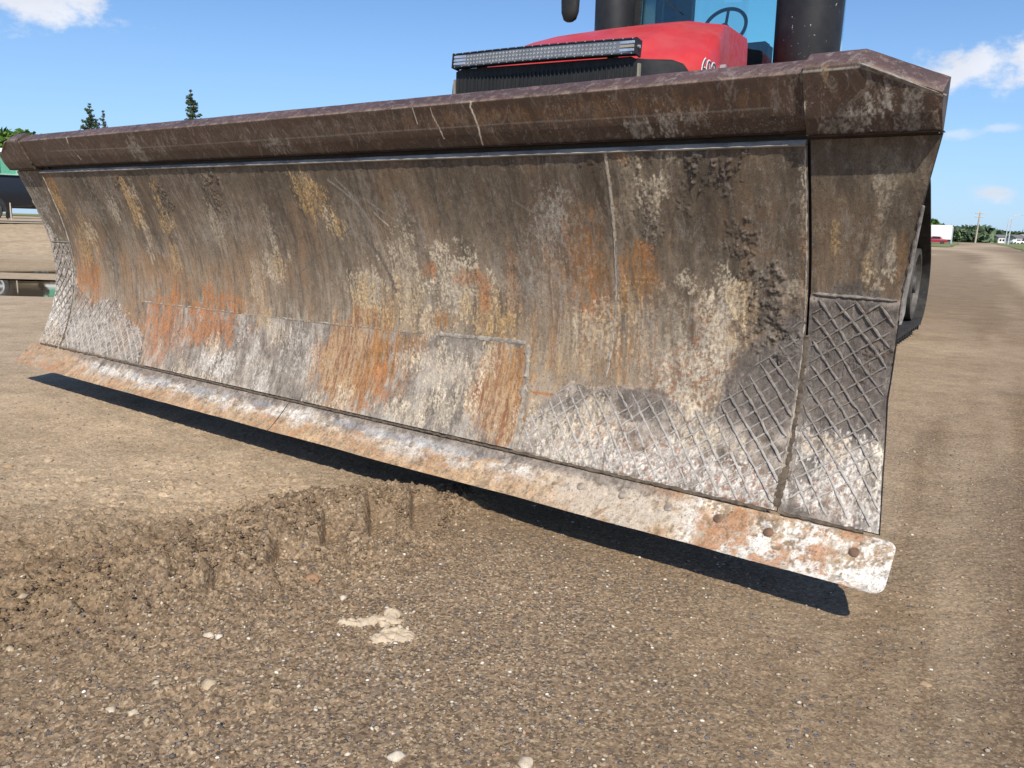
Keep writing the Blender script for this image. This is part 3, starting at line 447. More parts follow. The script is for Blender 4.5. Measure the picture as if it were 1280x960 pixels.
# ------------------------------------------------------------------ blade
ORG = (-1.0512, 3.4009, 0); YAW = -math.radians(36.469)
BL = empty('dozer_blade', ORG, YAW)
tag(BL, 'wide worn steel dozer blade with rust streaks and hardfacing grid, raised just off the dirt', 'dozer blade')
_pz = np.array([.235, .42, .58, .75, .86, 1.06, 1.267]); _py = np.array([.13, .205, .244, .247, .231, .176, .10])
PC = np.polyfit(_pz-.75, _py, 4)
def prof(z): return np.polyval(PC, np.asarray(z, float)-.75)
def pnorm(z):
    d = np.polyval(np.polyder(PC), np.asarray(z, float)-.75); n = np.sqrt(1+d*d); return -1/n, d/n
COLS = {'R': (.36, .148, .052), 'r': (.29, .138, .045), 'Y': (.42, .275, .12), 'P': (.49, .41, .295), 'G': (.29, .26, .215), 'W': (.56, .52, .46), 'D': (.115, .097, .083), 'M': (.085, .068, .053), 'c': (.25, .20, .14), 'C': (.74, .64, .50)}
def paint_stains(X, Z, C, H, stains, lines):
    XW = warp(X, Z)
    nz = fbm(XW*20, Z*14, 6, 1, .68); ns = fbm(XW*70, Z*11, 5, 2, .65); nf = fbm(XW*170, Z*120, 3, 4, .7); nstr = fbm(XW*150, Z*11, 3, 5, .65); n0 = fbm(X*6, Z*5, 3, 6)
    for (t, cx, cz, rx, rz, sh, s) in stains:
        k = (np.abs(X-cx) < rx*2.2) & (np.abs(Z-cz) < rz*2.2)
        if not k.any(): continue
        x, z = X[k], Z[k]; d = 1-np.hypot((x-cx)/rx, (z-cz)/rz)
        st, iso, ff, sv = ns[k], nz[k], nf[k], nstr[k]
        if t in 'RPYWG': q_ = d*.85+.10+(iso-.5)*2.6+(st-.5)*1.9+(ff-.5)*1.7; m = (sst(0, .42, q_) if t != 'R' else sst(0, .30, q_+.1))*sst(-1.0, -.2, d); m = m*(.22+.68*sst(.34, .62, ff)) if t != 'R' else m*(.42+.42*sst(.3, .6, ff))
        elif t == 'r': m = sst(-.2, .6, d+(iso-.5)*1.5+(st-.5)*2.4)*(.5+.5*sst(.35, .65, sv))*.9
        elif t == 'D': m = sst(0, .25, d+.15+(iso-.5)*1.2)*.85
        elif t == 'M': m = sst(0, .2, d*.7+(fbm(x*60, z*50, 5, 3, .68)-.5)*4.2)*.75; H[k] += m*s*(.0008+.0045*sst(.40, .6, fbm(x*110, z*85, 4, 6, .7)))
        elif t == 'c': m = sst(-.1, .5, d+(iso-.5)*2.5+(st-.5)*1.2)*.8; H[k] += m*s*.004*(fbm(x*130, z*90, 3, 6, .65)-.3)
        elif t == 'd':
            m0 = sst(-.1, .4, d+(iso-.5)*1.2)*s*.85; w = fbm(x*75+2*iso, z*3.0, 3, 3, .6); l1 = sst(.56, .64, w); l2 = sst(.44, .36, w)
            C[k] = C[k]*(1-.5*m0[:, None])+np.array([.26, .205, .15])*.5*m0[:, None]
            C[k] = C[k]*(1-(m0*l1*.8)[:, None])+np.array([.26, .13, .05])*(m0*l1*.8)[:, None]; C[k] = C[k]*(1-(m0*l2*.5)[:, None])+np.array([.38, .31, .22])*(m0*l2*.5)[:, None]; continue
        elif t == 's':
            m0 = sst(-.2, .5, d+(iso-.5)*1.6)*s; w = fbm(x*95, z*85, 3, 2, .7)
            for a, cc, b in ((sst(.54, .62, w), (.28, .125, .06), .8), (sst(.46, .38, w), (.54, .47, .38), .6)):
                C[k] = C[k]*(1-(m0*a*b)[:, None])+np.array(cc)*(m0*a*b)[:, None]
            continue
        elif t == 'q':
            m0 = sst(0, .3, d*.9+.2+(iso-.5)*1.1+(st-.5)*.9)*s; w = .6*fbm(x*95+1.2*iso, z*7, 5, 4, .7)+.4*fbm(x*120, z*60, 4, 2, .7); lo = np.array([.225, .092, .037]); hi = np.array([.42, .275, .145]); a = sst(.36, .62, w)[:, None]
            C[k] = C[k]*(1-.88*m0[:, None])+(lo*(1-a)+hi*a)*.88*m0[:, None]; continue
        m = np.clip(m*s, 0, 1)[:, None]
        c0 = np.array(COLS[t])*np.clip(.0+.9*st+1.1*ff, .45, 1.7)[:, None]; C[k] = C[k]*(1-m)+c0*m
        if t in 'PYW': H[k] += m[:, 0]*.0009
    for (t, w, s, pts) in lines:
        P = np.array(pts, float); lo = P.min(0)-.04; hi = P.max(0)+.04; k = (X > lo[0]) & (X < hi[0]) & (Z > lo[1]) & (Z < hi[1])
        if not k.any(): continue
        x, z = X[k], Z[k]; dm = np.full(x.shape, 9.)
        for a, b in zip(P[:-1], P[1:]):
            v = b-a; tt = np.clip(((x-a[0])*v[0]+(z-a[1])*v[1])/(v@v+1e-9), 0, 1); dm = np.minimum(dm, np.hypot(x-a[0]-tt*v[0], z-a[1]-tt*v[1]))
        dm = dm+(nf[k]-.5)*w*.9; m = (sst(w, w*.45, dm)*s*(.5+.5*sst(.3, .6, nz[k]+.12) if t != 'C' else 1))[:, None]; C[k] = C[k]*(1-m)+np.array(COLS[t])*m
    return C, H
def warp(X, Z): return X+(Z-.8)*(.06+.16*sst(.5, -2, X))+.035*(fbm(X*2.2, Z*2.6, 3, 4)-.5)*2
def base_main(X, Z):
    X0 = X; X = warp(X, Z)
    t = sst(1.22, .42, Z+(fbm(X*1.3, Z*2, 3, 2)-.5)*.45)[..., None]; C = np.array([.108, .083, .058])*(1-t)+np.array([.255, .202, .146])*t
    # worn bands: long soft streaks down the curve
    s1 = fbm(X*24, Z*2.6, 5, 1, .62); s2 = fbm(X*9+.6*Z, Z*2.4, 4, 3, .55); s3 = .5*fbm(X*90, Z*7, 4, 5, .65)+.5*fbm(X*60, Z*45, 4, 3, .7)
    C = C*np.clip(-.42+.85*s1+.95*s2+1.25*(s3-.08), .35, 1.8)[..., None]*np.array([1, .985, .96])
    g = sst(.54, .70, fbm(X*7, Z*5, 4, 6, .6)*.55+s3*.45)[..., None]*(.2+.6*t); C = C*(1-g)+np.array([.34, .295, .235])*g
    o = sst(.52, .68, fbm(X*4, Z*4+3, 4, 4)*.6+s1*.4)[..., None]*(.15+.55*t); C = C*(1-o)+np.array([.29, .17, .085])*o
    H = .0022*(s2-.5)+.0018*(fbm(X*5, Z*5, 4, 0)-.5)+.0010*(s3-.5)
    return C, H
def base_wear(X, Z):
    C = np.ones(X.shape+(3,))*np.array([.235, .198, .160]); s1 = fbm(X*30+4*Z, Z*5, 4, 1, .6); s2 = fbm(X*10, Z*9, 5, 3, .6); s3 = fbm(X*80, Z*50, 4, 5, .7); C = C*np.clip(-.55+.9*s1+1.1*s2+1.1*s3, .35, 1.8)[..., None]
    g = sst(.50, .64, s2*.6+s1*.4)[..., None]*.6; C = C*(1-g)+np.array([.43, .385, .32])*g
    return C, .003*(s2-.5)+.0015*(s1-.5)
def base_wing(X, Z):
    C, H = base_main(X, Z); low = sst(.86, .84, Z)[..., None]; n = fbm(X*24, Z*24, 4, 2, .6)[..., None]
    C = C*.95*(1-low)+np.array([.22, .188, .155])*np.clip(-.4+2.8*n, .4, 1.8)*low
    H = H+low[..., 0]*(.006*(fbm(X*30, Z*30, 4, 3, .6)-.5)+.006); return C, H
def base_hatch(X, Z, C, H, poly):
    m = inpoly(X, Z, poly); n = fbm(X*30, Z*30, 4, 2, .6); C2 = np.array([.25, .212, .175])*np.clip(-.4+2.8*n[..., None], .4, 1.8); k = (m*.85)[..., None]
    return C*(1-k)+C2*k, H+m*(.004*(n-.4)+.002)
def inpoly(X, Z, poly):
    r = np.zeros(X.shape, bool); n = len(poly)
    for i in range(n):
        (x0, z0), (x1, z1) = poly[i], poly[(i+1) % n]
        if z0 == z1: continue
        c = ((z0 > Z) != (z1 > Z)) & (X < (x1-x0)*(Z-z0)/(z1-z0)+x0); r ^= c
    return r.astype(float)
HP_R = [(1.239, .356), (1.394, .504), (1.468, .489), (1.574, .514), (1.779, .494), (1.855, .483), (1.925, .462), (1.935, .528), (2.029, .638), (2.075, .694), (2.158, .80), (2.158, .246), (1.235, .246)]
HP_L = [(-2.158, .80), (-2.11, .60), (-1.903, .503), (-1.808, .543), (-1.652, .556), (-1.60, .50), (-1.516, .468), (-1.40, .42), (-1.309, .38), (-1.255, .246), (-2.158, .246)]
XO_Z = [.235, .39, .58, .86, 1.08, 1.275]; XO_X = [2.442, 2.42, 2.40, 2.407, 2.44, 2.483]

def plate(name, Xg, Zg, off, base, stains, lines, parent, mat, extra=None, rough=0):
    C, H = base(Xg, Zg)
    if extra: C, H = extra(C, H)
    C, H = paint_stains(Xg, Zg, C, H, stains, lines)
    ny, nz = pnorm(Zg); Y = prof(Zg)+ny*(off+H); Zz = Zg+nz*(off+H)
    V = np.stack([Xg, Y, Zz], -1).reshape(-1, 3)
    C = np.concatenate([np.clip(C, .01, .9).reshape(-1, 3), np.ones((V.shape[0], 1))], 1)
    return npmesh(name, V, gridfaces(*Xg.shape), mat, parent, True, C)
def shell(name, xs, zs, off, th, parent, mat):
    """back and rim of a plate: xs(z)->(x0,x1)"""
    mb = MB(); zz = np.linspace(zs[0], zs[1], 16); F = []; ny, nz = pnorm(zz)
    rings = []
    for i, z in enumerate(zz):
        a, b = xs(z); y = float(prof(z)); yf = y+ny[i]*(off-.0035); zf = z+nz[i]*(off-.0035); yb = y+ny[i]*(off-th); zb = z+nz[i]*(off-th)
        rings.append([(a, yf, zf), (b, yf, zf), (b, yb, zb), (a, yb, zb)])
    mb.loft(rings); return mb.build(name, mat, parent)

# main mouldboard
xs = np.linspace(-2.166, 2.166, 1300); zs = np.linspace(.241, 1.252, 330); Xg, Zg = np.meshgrid(xs, zs, indexing='ij')
def ex(C, H):
    C, H = base_hatch(Xg, Zg, C, H, HP_R); C, H = base_hatch(Xg, Zg, C, H, HP_L)
    # raised step along the old vertical weld
    return C, H+.0025*sst(1.545, 1.555, Xg)*sst(.5, .6, Zg)
MAIN = plate('mouldboard', Xg, Zg, 0, base_main, STAINS, MLINES, BL, M['plate'], ex)
shell('mouldboard_back', lambda z: (-2.163, 2.163), (.241, 1.252), 0, .02, BL, M['steel'])
# wear plates over the lower half
def quad(name, A, B, C_, D, nu, nv):
    u = np.linspace(0, 1, nu)[:, None]; v = np.linspace(0, 1, nv)[None]
    X = (A[0]*(1-u)+B[0]*u)*(1-v)+(D[0]*(1-u)+C_[0]*u)*v; Z = (A[1]*(1-u)+B[1]*u)*(1-v)+(D[1]*(1-u)+C_[1]*u)*v
    o = plate(name, X, Z, .011, base_wear, [s for s in STAINS], MLINES, BL, M['plate'])
    ed = MB(); P = [A, B, C_, D]
    for i in range(4):
        a, b = P[i], P[(i+1) % 4]; n = 12; ring = []
        for k in range(n+1):
            x = a[0]+(b[0]-a[0])*k/n; z = a[1]+(b[1]-a[1])*k/n; ny, nz = pnorm(z); y = float(prof(z)); ring.append([(x, y+ny*.0118, z+nz*.0118), (x, y-.003*ny, z-.003*nz)])
        ed.loft(ring, closed=False, caps=False)
    ed.build('plate_edge', M['bead'], o); return o
W1 = quad('wear_plate', (-1.384, .561), (.043, .578), (.160, .244), (-1.212, .244), 560, 130); W1['label'] = 'left wear plate with orange rust patches'
W2 = quad('wear_plate', (.047, .578), (1.198, .606), (1.222, .244), (.164, .244), 520, 130); W2['label'] = 'right wear plate covered in brown rust streaks'
# wings
WINGS = []
for s in (1, -1):
    zs = np.linspace(.241, 1.262, 300); u = np.linspace(0, 1, 130)
    xo = np.interp(zs, XO_Z, XO_X); X = (2.172+(xo[None]-2.172)*u[:, None])*s; Z = np.tile(zs, (130, 1))
    if s < 0: X = X[::-1]
    w = plate('wing_plate', X, Z, -.006, base_wing, WSTAINS, [], BL, M['plate'])
    w['label'] = 'right end wing plate with worn grid below' if s > 0 else 'left end wing plate, pale and scoured'
    shell('wing_plate_back', (lambda z: (2.176, float(np.interp(z, XO_Z, XO_X)))) if s > 0 else (lambda z: (-float(np.interp(z, XO_Z, XO_X)), -2.176)), (.241, 1.262), -.006, .018, BL, M['plate'])
    WINGS.append(w)

# weld beads ---------------------------------------------------------------
def surf_pt(x, z, lift):
    off = -.006 if abs(x) > 2.17 else (.011 if (z < np.interp(x, [-1.38, .04, 1.2], [.561, .578, .606]) and -1.30 < x < 1.21) else 0)
    ny, nz = pnorm(z); y = float(prof(z)); return (x, y+float(ny)*(off+lift), z+float(nz)*(off+lift)), (float(ny), float(nz))
def bead(path, r, parent, name='weld_bead', lift=.001, wob=.0, mat=None, rv=.42, h=1.):
    """path: dense list of (x,z) on the blade face"""
    P = [surf_pt(x+random.uniform(-wob, wob), z+random.uniform(-wob, wob), lift) for x, z in path]; n = len(P); V = []; F = []
    for i, (p, nn) in enumerate(P):
        a = Vector(P[max(i-1, 0)][0]); b = Vector(P[min(i+1, n-1)][0]); t = (b-a).normalized(); N_ = Vector((0, nn[0], nn[1])); sd_ = t.cross(N_).normalized()
        rr = r*(1+random.uniform(-rv, rv))*(.35 if i in (0, n-1) else 1)
        for c_, s_ in ((1, -.45), (.75, .75*h), (-.0, 1.05*h), (-.75, .75*h), (-1, -.45)): V.append(Vector(p)+sd_*rr*c_+N_*rr*s_)
    for i in range(n-1):
        for j in range(4): F.append((i*5+j, i*5+j+1, (i+1)*5+j+1, (i+1)*5+j))
    return MB().add(V, F).build(name, mat or M['bead'], parent, True)
def dense(pts, step=.012):
    out = []
    for (x0, z0), (x1, z1) in zip(pts[:-1], pts[1:]):
        n = max(1, int(math.hypot(x1-x0, z1-z0)/step)); out += [(x0+(x1-x0)*i/n, z0+(z1-z0)*i/n) for i in range(n)]
    return out+[pts[-1]]
def inp(x, z, poly):
    r = False
    for i in range(len(poly)):
        (x0, z0), (x1, z1) = poly[i], poly[(i+1) % len(poly)]
        if (z0 > z) != (z1 > z) and x < (x1-x0)*(z-z0)/(z1-z0)+x0: r = not r
    return r
NB = 0
def hatch(poly, ang, gap, r, parent, jitter=.003, bend=0., keep=1., fade=None):
    global NB
    c, s = math.cos(ang), math.sin(ang); us = [x*c+z*s for x, z in poly]; vs = [-x*s+z*c for x, z in poly]
    v = min(vs)+gap*.5
    while v < max(vs):
        run = []; ph = random.uniform(0, 6); n = int((max(us)-min(us))/.014)
        for i in range(n+1):
            u = min(us)+(max(us)-min(us))*i/n; vv = v+jitter*math.sin(u*14+ph)+bend*(u-(min(us)+max(us))/2)**2
            x, z = u*c-vv*s, u*s+vv*c; ok = inp(x, z, poly) and random.random() > .004
            if ok and fade and random.random() < fade(x, z): ok = False
            if ok: run.append((x, z))
            if (not ok or i == n):
                if len(run) > 2 and random.random() < keep: bead(run, r, parent, wob=.0012, lift=.0085 if abs(run[0][0]) > 2.17 else (.0060 if run[0][0] > 1.9 and max(q[1] for q in run) > .5 else .0030), h=.7); NB += 1
                if not ok: run = []
        v += gap*random.uniform(.93, 1.07)
HW = [(2.182, .85), (2.400, .85), (2.395, .6), (2.415, .4), (2.436, .25), (2.182, .25)]
hatch(HP_R, math.radians(-50), .041, .0036, MAIN); hatch(HP_R, math.radians(39), .037, .0028, MAIN, .002, 0, .9)
hatch(HW, math.radians(-51), .041, .0031, WINGS[0], .004); hatch(HW, math.radians(38), .038, .0026, WINGS[0], .002, 0, .95)
hatch(HP_L, math.radians(-42), .044, .0042, MAIN); hatch(HP_L, math.radians(50), .042, .0042, MAIN)
HWL = [(-x, z) for x, z in HW]
hatch(HWL, math.radians(-45), .045, .0045, WINGS[1], .004); hatch(HWL, math.radians(48), .045, .0045, WINGS[1], .004)
bead(dense([(2.18, .858), (2.40, .855)]), .004, WINGS[0], lift=.003, wob=.001); bead(dense([(-2.18, .858), (-2.40, .855)]), .004, WINGS[1], lift=.003, wob=.001)
# seams
M['seam'] = worn('seam_weld', (.21, .18, .15), (.42, .37, .30), 60, .7, .5, .4, c3=(.10, .075, .055))
M['mud'] = worn('packed_mud', (.085, .065, .048), (.15, .118, .085), 50, .95, .5, .2)
bead(dense([(-1.384, .566), (.04, .583), (.6, .598), (1.19, .612)]), .0042, W1, 'weld_seam', wob=.0012, mat=M['seam'], lift=-.004)
bead(dense([(.75, .603), (1.03, .609), (1.19, .613)]), .010, W2, 'weld_seam', wob=.002, mat=M['seam'], lift=-.004, rv=.4, h=.7)
bead(dense([(1.201, .605), (1.212, .42), (1.228, .25)]), .011, W2, 'weld_seam', wob=.003, mat=M['seam'], lift=-.002, rv=.5, h=.8)
bead(dense([(-1.384, .56), (-1.30, .4), (-1.212, .25)]), .004, W1, 'weld_seam', wob=.001, mat=M['seam'], lift=-.004)
bead(dense([(1.559, 1.245), (1.557, 1.1), (1.55, .95), (1.545, .8), (1.537, .65), (1.528, .53)]), .0032, MAIN, 'weld_seam', wob=.0015, mat=M['seam'], rv=.5, h=.7)
for s in (1, -1):
    bead(dense([(2.160*s, 1.245), (2.160*s, .84), (2.158*s, .5), (2.155*s, .25)]), .0030, MAIN, 'weld_seam', wob=.0015, mat=M['seam'], rv=.5)
    bead(dense([(2.168*s, .74), (2.168*s, .25)], .006), .0065, MAIN, 'packed_mud', wob=.002, mat=M['mud'], rv=.5, h=.5)
    bead(dense([(2.164*s, .36), (2.160*s, .25)], .006), .0125, MAIN, 'packed_mud', wob=.0015, mat=M['mud'], rv=.22, h=.35)
def strip(pts_r, name, mat, parent, n=6):
    MB().tube([p for p, r in pts_r], [r for p, r in pts_r], n).build(name, mat, parent, True)
# mud packed in the gap above the cutting edge
for x0, x1 in ((-2.40, -2.18), (-2.15, 2.15), (2.18, 2.42)):
    pts = []; x = x0
    while x < x1: pts.append(((x, .1255+random.uniform(-.003, .003), .2385+random.uniform(-.002, .002)), random.uniform(.004, .0085))); x += .016
    strip(pts, 'packed_mud', M['mud'], BL)

# cutting edge --------------------------------------------------------------
def edge_base(X, T):
    n3 = fbm(X*110, T*12, 4, 4, .7); n = fbm(X*8, T*1.7, 6, 1, .66)+(n3-.5)*.35; n2 = fbm(X*30, T*5, 5, 2, .66)
    tan = np.array([.39, .275, .165])*np.clip(-.3+1.4*n2+1.2*n3, .4, 1.8)[..., None]; rust = np.array([.34, .17, .08])*(.7+.6*n3)[..., None]; grey = np.array([.20, .168, .138])*np.clip(-.3+1.4*n2+1.2*n3, .4, 1.8)[..., None]; white = np.array([.50, .465, .41])*np.clip(0+.9*n2+1.1*n3, .5, 1.6)[..., None]; blue = np.array([.20, .215, .235])*(.8+.4*n2)[..., None]; cream = np.array([.46, .395, .31])*(.75+.5*n3)[..., None]
    def L(c, a, k): k = np.clip(k, 0, 1)[..., None]; return c*(1-k)+a*k
    C = L(tan, rust, sst(.48, .62, n*.5+n3*.5)*.8)
    wv = .60+.22*(fbm(X*3, 0*T, 3, 5)-.5)+.16*(n2-.5)
    cen = sst(-1.95, -1.5, X)*sst(1.75, 1.25, X)
    C = L(C, grey, sst(wv+.10, wv+.22, T)*.95*sst(-2.2, -1.7, X)*sst(1.95, 1.7, X))
    band = np.exp(-((T-wv)/.17)**2)*cen*sst(.36, .56, fbm(X*4+5, T*1.5, 4, 3, .6))
    C = L(C, white, band*(.35+1.1*sst(.38, .6, n2*.6+n3*.4))); C = L(C, blue, np.exp(-((T-wv-.10)/.12)**2)*cen*sst(.48, .6, fbm(X*6+9, T*2, 3, 3))*.8)
    C = L(C, white, sst(.50, .6, fbm(X*10, T*2.5, 4, 6, .6))*cen*sst(.95, .6, T)*sst(.1, .4, T)*.6)
    # right end: white with rust blotches and cream
    re = sst(1.2, 1.7, X); C = L(C, cream, re*sst(.40, .56, n*.5+n2*.5)*.9*sst(.95, .7, T))
    re2 = sst(1.85, 2.0, X); C = L(C, white*1.35, re2*sst(.40, .58, fbm(X*11+3, T*1.6, 6, 2, .7)+(n3-.5)*.7+.10*sst(2.35, 2.45, X))); C = L(C, rust*1.05, re2*sst(.50, .64, fbm(X*13, T*2+5, 6, 5, .7)+(n3-.5)*.6)*.9*sst(2.47, 2.40, X))
    le = sst(-1.9, -2.1, X); C = L(C, rust*1.1, le*sst(.45, .6, n)*.7); C = L(C, grey*1.3, le*sst(.5, .6, n2)*.5)
    H = .0022*(n2-.5)+.0022*(n-.5)+.0022*(n3-.5)
    return C, H, rust
def edge(x0, x1, lab=None, round_r=0, round_l=0):
    nu = max(60, int((x1-x0)/.0032)); nv = 70; T = np.tile(np.linspace(0, 1, nv), (nu, 1)); U = np.tile(np.linspace(0, 1, nu)[:, None], (1, nv))
    X = x0+(x1-x0)*U
    def lim(t, rr): # rounding of outer corners
        d = np.minimum(t, 1-t)*.175; return rr-np.sqrt(np.clip(rr**2-(rr-np.minimum(d, rr))**2, 0, None)) if rr else 0*t
    xr = x1-lim(T, round_r)-(.0*T); xl = x0+lim(T, round_l); X = xl+(xr-xl)*U
    C, H, rust = edge_base(X, T)
    for bx, bz in BOLTS:
        tt = (bz-.129)/.107; d = np.hypot(X-bx, (T-tt)*.165); ring = np.exp(-((d-.017)/.003)**2); H = H-.002*ring+.0012*(d < .014); 
        k = (sst(.021, .012, d)*(.85 if bx > 1.9 else .35))[..., None]; C = C*(1-k)+np.array([.16, .105, .07])*k
    wav = .004*(fbm(X*3, 0*X, 3, 2)-.5)*2
    Yb = .120*T**.85; Zb = .127+wav*(1-T)+.106*T; ny, nz = -.65, .76
    V = np.stack([X, Yb+ny*H, Zb+nz*H], -1)
    o = npmesh('cutting_edge', V.reshape(-1, 3), gridfaces(nu, nv), M['plate'], BL, True, np.concatenate([np.clip(C, .02, .85).reshape(-1, 3), np.ones((nu*nv, 1))], 1))
    if lab: o['label'] = lab
    # body behind
    mb = MB(); k = np.linspace(0, nu-1, 40).astype(int); rings = []
    mb2 = []
    a = V[:, 0]; b = V[:, -1]
    for i in k: rings.append([tuple(a[i]+np.array([0, .004, .0005])), (a[i][0]*.5+b[i][0]*.5, .082, .178), tuple(b[i]+np.array([0, .003, -.001])), (b[i][0], .150, .222), (a[i][0], .034, .122)])
    mb.loft(rings); mb.build('edge_body', M['plateback'], o)
    for bx, bz in BOLTS:
        if x0 < bx < x1:
            t = (bz-.129)/.107; c = Vector((bx, .120*t**.85-.0012, .127+.106*t)); q = Vector((0, -.65, .76)).to_track_quat('Z', 'Y').to_matrix().to_4x4(); q.translation = c
            m_ = MB(); rr = []
            for rad, hh in ((.0135, -.004), (.0135, .0012), (.011, .0026), (.005, .003)): rr.append([q @ Vector((rad*math.cos(j*.5236), rad*math.sin(j*.5236), hh)) for j in range(12)])
            m_.loft(rr); m_.build('bolt', M['bolt'] if bx < 1.9 else M['rustbolt'], o, True)
    return o
M['plateback'] = worn('rusty_back', (.20, .12, .07), (.33, .22, .14), 20, .7, .3)
M['bolt'] = worn('bolt_steel', (.20, .165, .13), (.34, .29, .235), 60, .6, .3)
M['rustbolt'] = worn('rusty_bolt', (.10, .06, .04), (.2, .11, .06), 60, .7, .5)
edge(-2.50, -.006, 'left edge section, rusty orange at its tip', 0, .03); edge(0, 2.492, 'right edge section, white with rust blotches at its tip', .028, 0)

# top beam --------------------------------------------------------------------
def beam_surface(name, x0, x1, ztop, dy, parent, nu, zb=1.281, deep=1.):
    # v: 0 bottom lip .. 1 top back
    key = [(0, .125, 0), (.08, .072, 0), (.10, .078, .0), (.36, .050, .30), (.72, .004, .985), (.76, .004, 1.04), (.79, .010, 1.10), (.90, .048, 1.30), (.93, .06, 1.33), (1, .16, 1.35)]
    v = np.linspace(0, 1, 110); yv = np.interp(v, [k[0] for k in key], [k[1] for k in key]); yv = np.where(v > .92, .056+(yv-.056)*deep, yv); hv = np.interp(v, [k[0] for k in key], [k[2] for k in key])
    u = np.linspace(0, 1, nu)[:, None]; X = (x0+(x1-x0)*u)*np.ones((1, 110)); zt = ztop(X) if callable(ztop) else ztop*np.ones_like(X)
    front = np.minimum(hv, 1); top = np.maximum(hv-1, 0)
    Z = zb+(zt-zb)*front+top*.131; Y = yv*np.ones((nu, 1))
    Y = np.where(hv < 1.02, np.interp(Z, [zb, zb+.039, 1.412], [.078, .050, .002])*(v > .09)+yv*(v <= .09), yv+ (np.interp(zt, [1.28, 1.412], [.078, .002])-.002))+dy
    n1 = fbm(X*40+Z*25, Z*9, 4, 1, .6); n2 = fbm(X*7, Z*9, 4, 3); n3 = fbm(X*120+Z*60, Z*20, 3, 4, .6)
    C = np.array([.078, .049, .035])*(.55+.55*n1+.4*n2)[..., None]
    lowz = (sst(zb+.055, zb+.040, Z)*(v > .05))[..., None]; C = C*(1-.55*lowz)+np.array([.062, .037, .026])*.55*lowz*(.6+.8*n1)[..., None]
    g = sst(.56, .72, n1*.5+n3*.5)[..., None]*.35; C = C*(1-g)+np.array([.22, .18, .13])*g
    tp = sst(.745, .785, v*np.ones((nu, 1)))[..., None]; C = C*(1-tp)+np.array([.082, .050, .046])*(.6+.8*n2[..., None])*tp
    eg = np.exp(-((v*np.ones((nu, 1))-.75)/.022)**2)[..., None]*(.25+.75*sst(.4, .6, fbm(X*30, Z*5, 3, 2))[..., None])*.6; C = C*(1-eg)+np.array([.30, .22, .17])*eg
    sk = sst(.62, .68, fbm(X*60, v*30*np.ones((nu, 1)), 3, 5, .6))[..., None]*tp*.6; C = C*(1-sk)+np.array([.20, .14, .125])*sk
    H = .002*(n2-.5)+.001*(n1-.5)
    ms = (v < .745)*(v > .09); C2, _ = paint_stains(X, Z, C.copy(), H*0, BSTAINS, BLINES); C = np.where((ms*np.ones((nu, 1)))[..., None] > 0, C2, C)
    V = np.stack([X, Y-H*(v < .8), Z+H*(v >= .8)], -1)
    o = npmesh(name, V.reshape(-1, 3), gridfaces(nu, 110, flip=False), M['beam'], parent, True, np.concatenate([np.clip(C, .01, .8).reshape(-1, 3), np.ones((nu*110, 1))], 1)); return o, V
TB, VT = beam_surface('top_beam', -2.166, 2.166, 1.411, 0, BL, 1300)
MB().box((-2.166, .120, 1.287), (2.166, .158, 1.45)).build('beam_back', M['steel'], BL)
for s in (1, -1):
    zt = lambda X: np.interp(np.abs(X), [2.17, 2.30, 2.495], [1.421, 1.421, 1.343])
    xa, xb = (2.172, 2.486) if s > 0 else (-2.486, -2.172)
    o, V = beam_surface('beam_end', xa, xb, zt, -.007, BL, 120, 1.270, .12)
    o['label'] = 'right beam end with clipped corner' if s > 0 else 'left beam end with clipped corner'
    col = V[-1 if s > 0 else 0]; pts = [tuple(p) for p in col[::4]]+[tuple(col[-1]), (col[0][0], .085, 1.272)]
    mb = MB(); q = [(p[0]+s*.0, p[1], p[2]) for p in pts]; q2 = [(p[0]-s*.012, p[1]+.002, p[2]-.001) for p in pts]; mb.loft([q, q2]).build('end_cap', M['beamside'] if 'beamside' in M else M.setdefault('beamside', worn('beam_side', (.05, .036, .028), (.11, .08, .06), 30, .6, .3, c3=(.02, .018, .015))), o)
    # inner face of the end where it stands proud of the beam
    col = V[0 if s > 0 else -1]; pts = [tuple(p) for p in col[::4]]+[tuple(col[-1])]; MB().loft([[(p[0], p[1], p[2]) for p in pts], [(p[0]+s*.006, p[1]+.001, p[2]-.001) for p in pts]]).build('end_cap', M['beamside'], o)
# weld down the joint between beam and ends, lit lip on top of the mouldboard, dark recess
for s in (1, -1):
    pts = []; n = 16
    for i in range(n): 
        z = 1.30+.115*i/(n-1); pts.append(((s*2.1685+random.uniform(-.0015, .0015), float(np.interp(z, [1.28, 1.319, 1.412], [.078, .050, .002]))-.001, z), random.uniform(.004, .0075)))
    strip(pts, 'weld_seam', M['mud'], TB)
    pts = [((s*(2.31+.182*i/15), float(np.interp(1.421-.078*i/15, [1.28, 1.412], [.078, .002]))-.010, 1.421-.078*i/15-.002), random.uniform(.0025, .0045)) for i in range(16)]
    strip(pts, 'weld_seam', M['bead'], TB)
lip = MB(); R = []
for i in range(220):
    x = -2.163+4.326*i/219; e = .0012*math.sin(i*1.7)+random.uniform(-.0008, .0008)
    R.append([(x, .099+e, 1.2475), (x, .094+e, 1.2505), (x, .101+e, 1.2640), (x, .110, 1.2665), (x, .128, 1.2665), (x, .128, 1.247)])
M['lip'] = worn('scoured_lip', (.15, .14, .13), (.36, .34, .31), 18, .5, .4, .5, st=(.25, 1, 1), c3=(.55, .50, .44))
lip.loft(R).build('top_lip', M['lip'], BL)
for s in (1, -1): MB().prism([(float(prof(z))+.022, z) for z in np.linspace(.25, 1.30, 12)]+[(float(prof(z))+.034, z) for z in np.linspace(1.30, .25, 12)], 2.10 if s > 0 else -2.24, 2.24 if s > 0 else -2.10, 'x').build('joint_backing', M['steel'], BL)
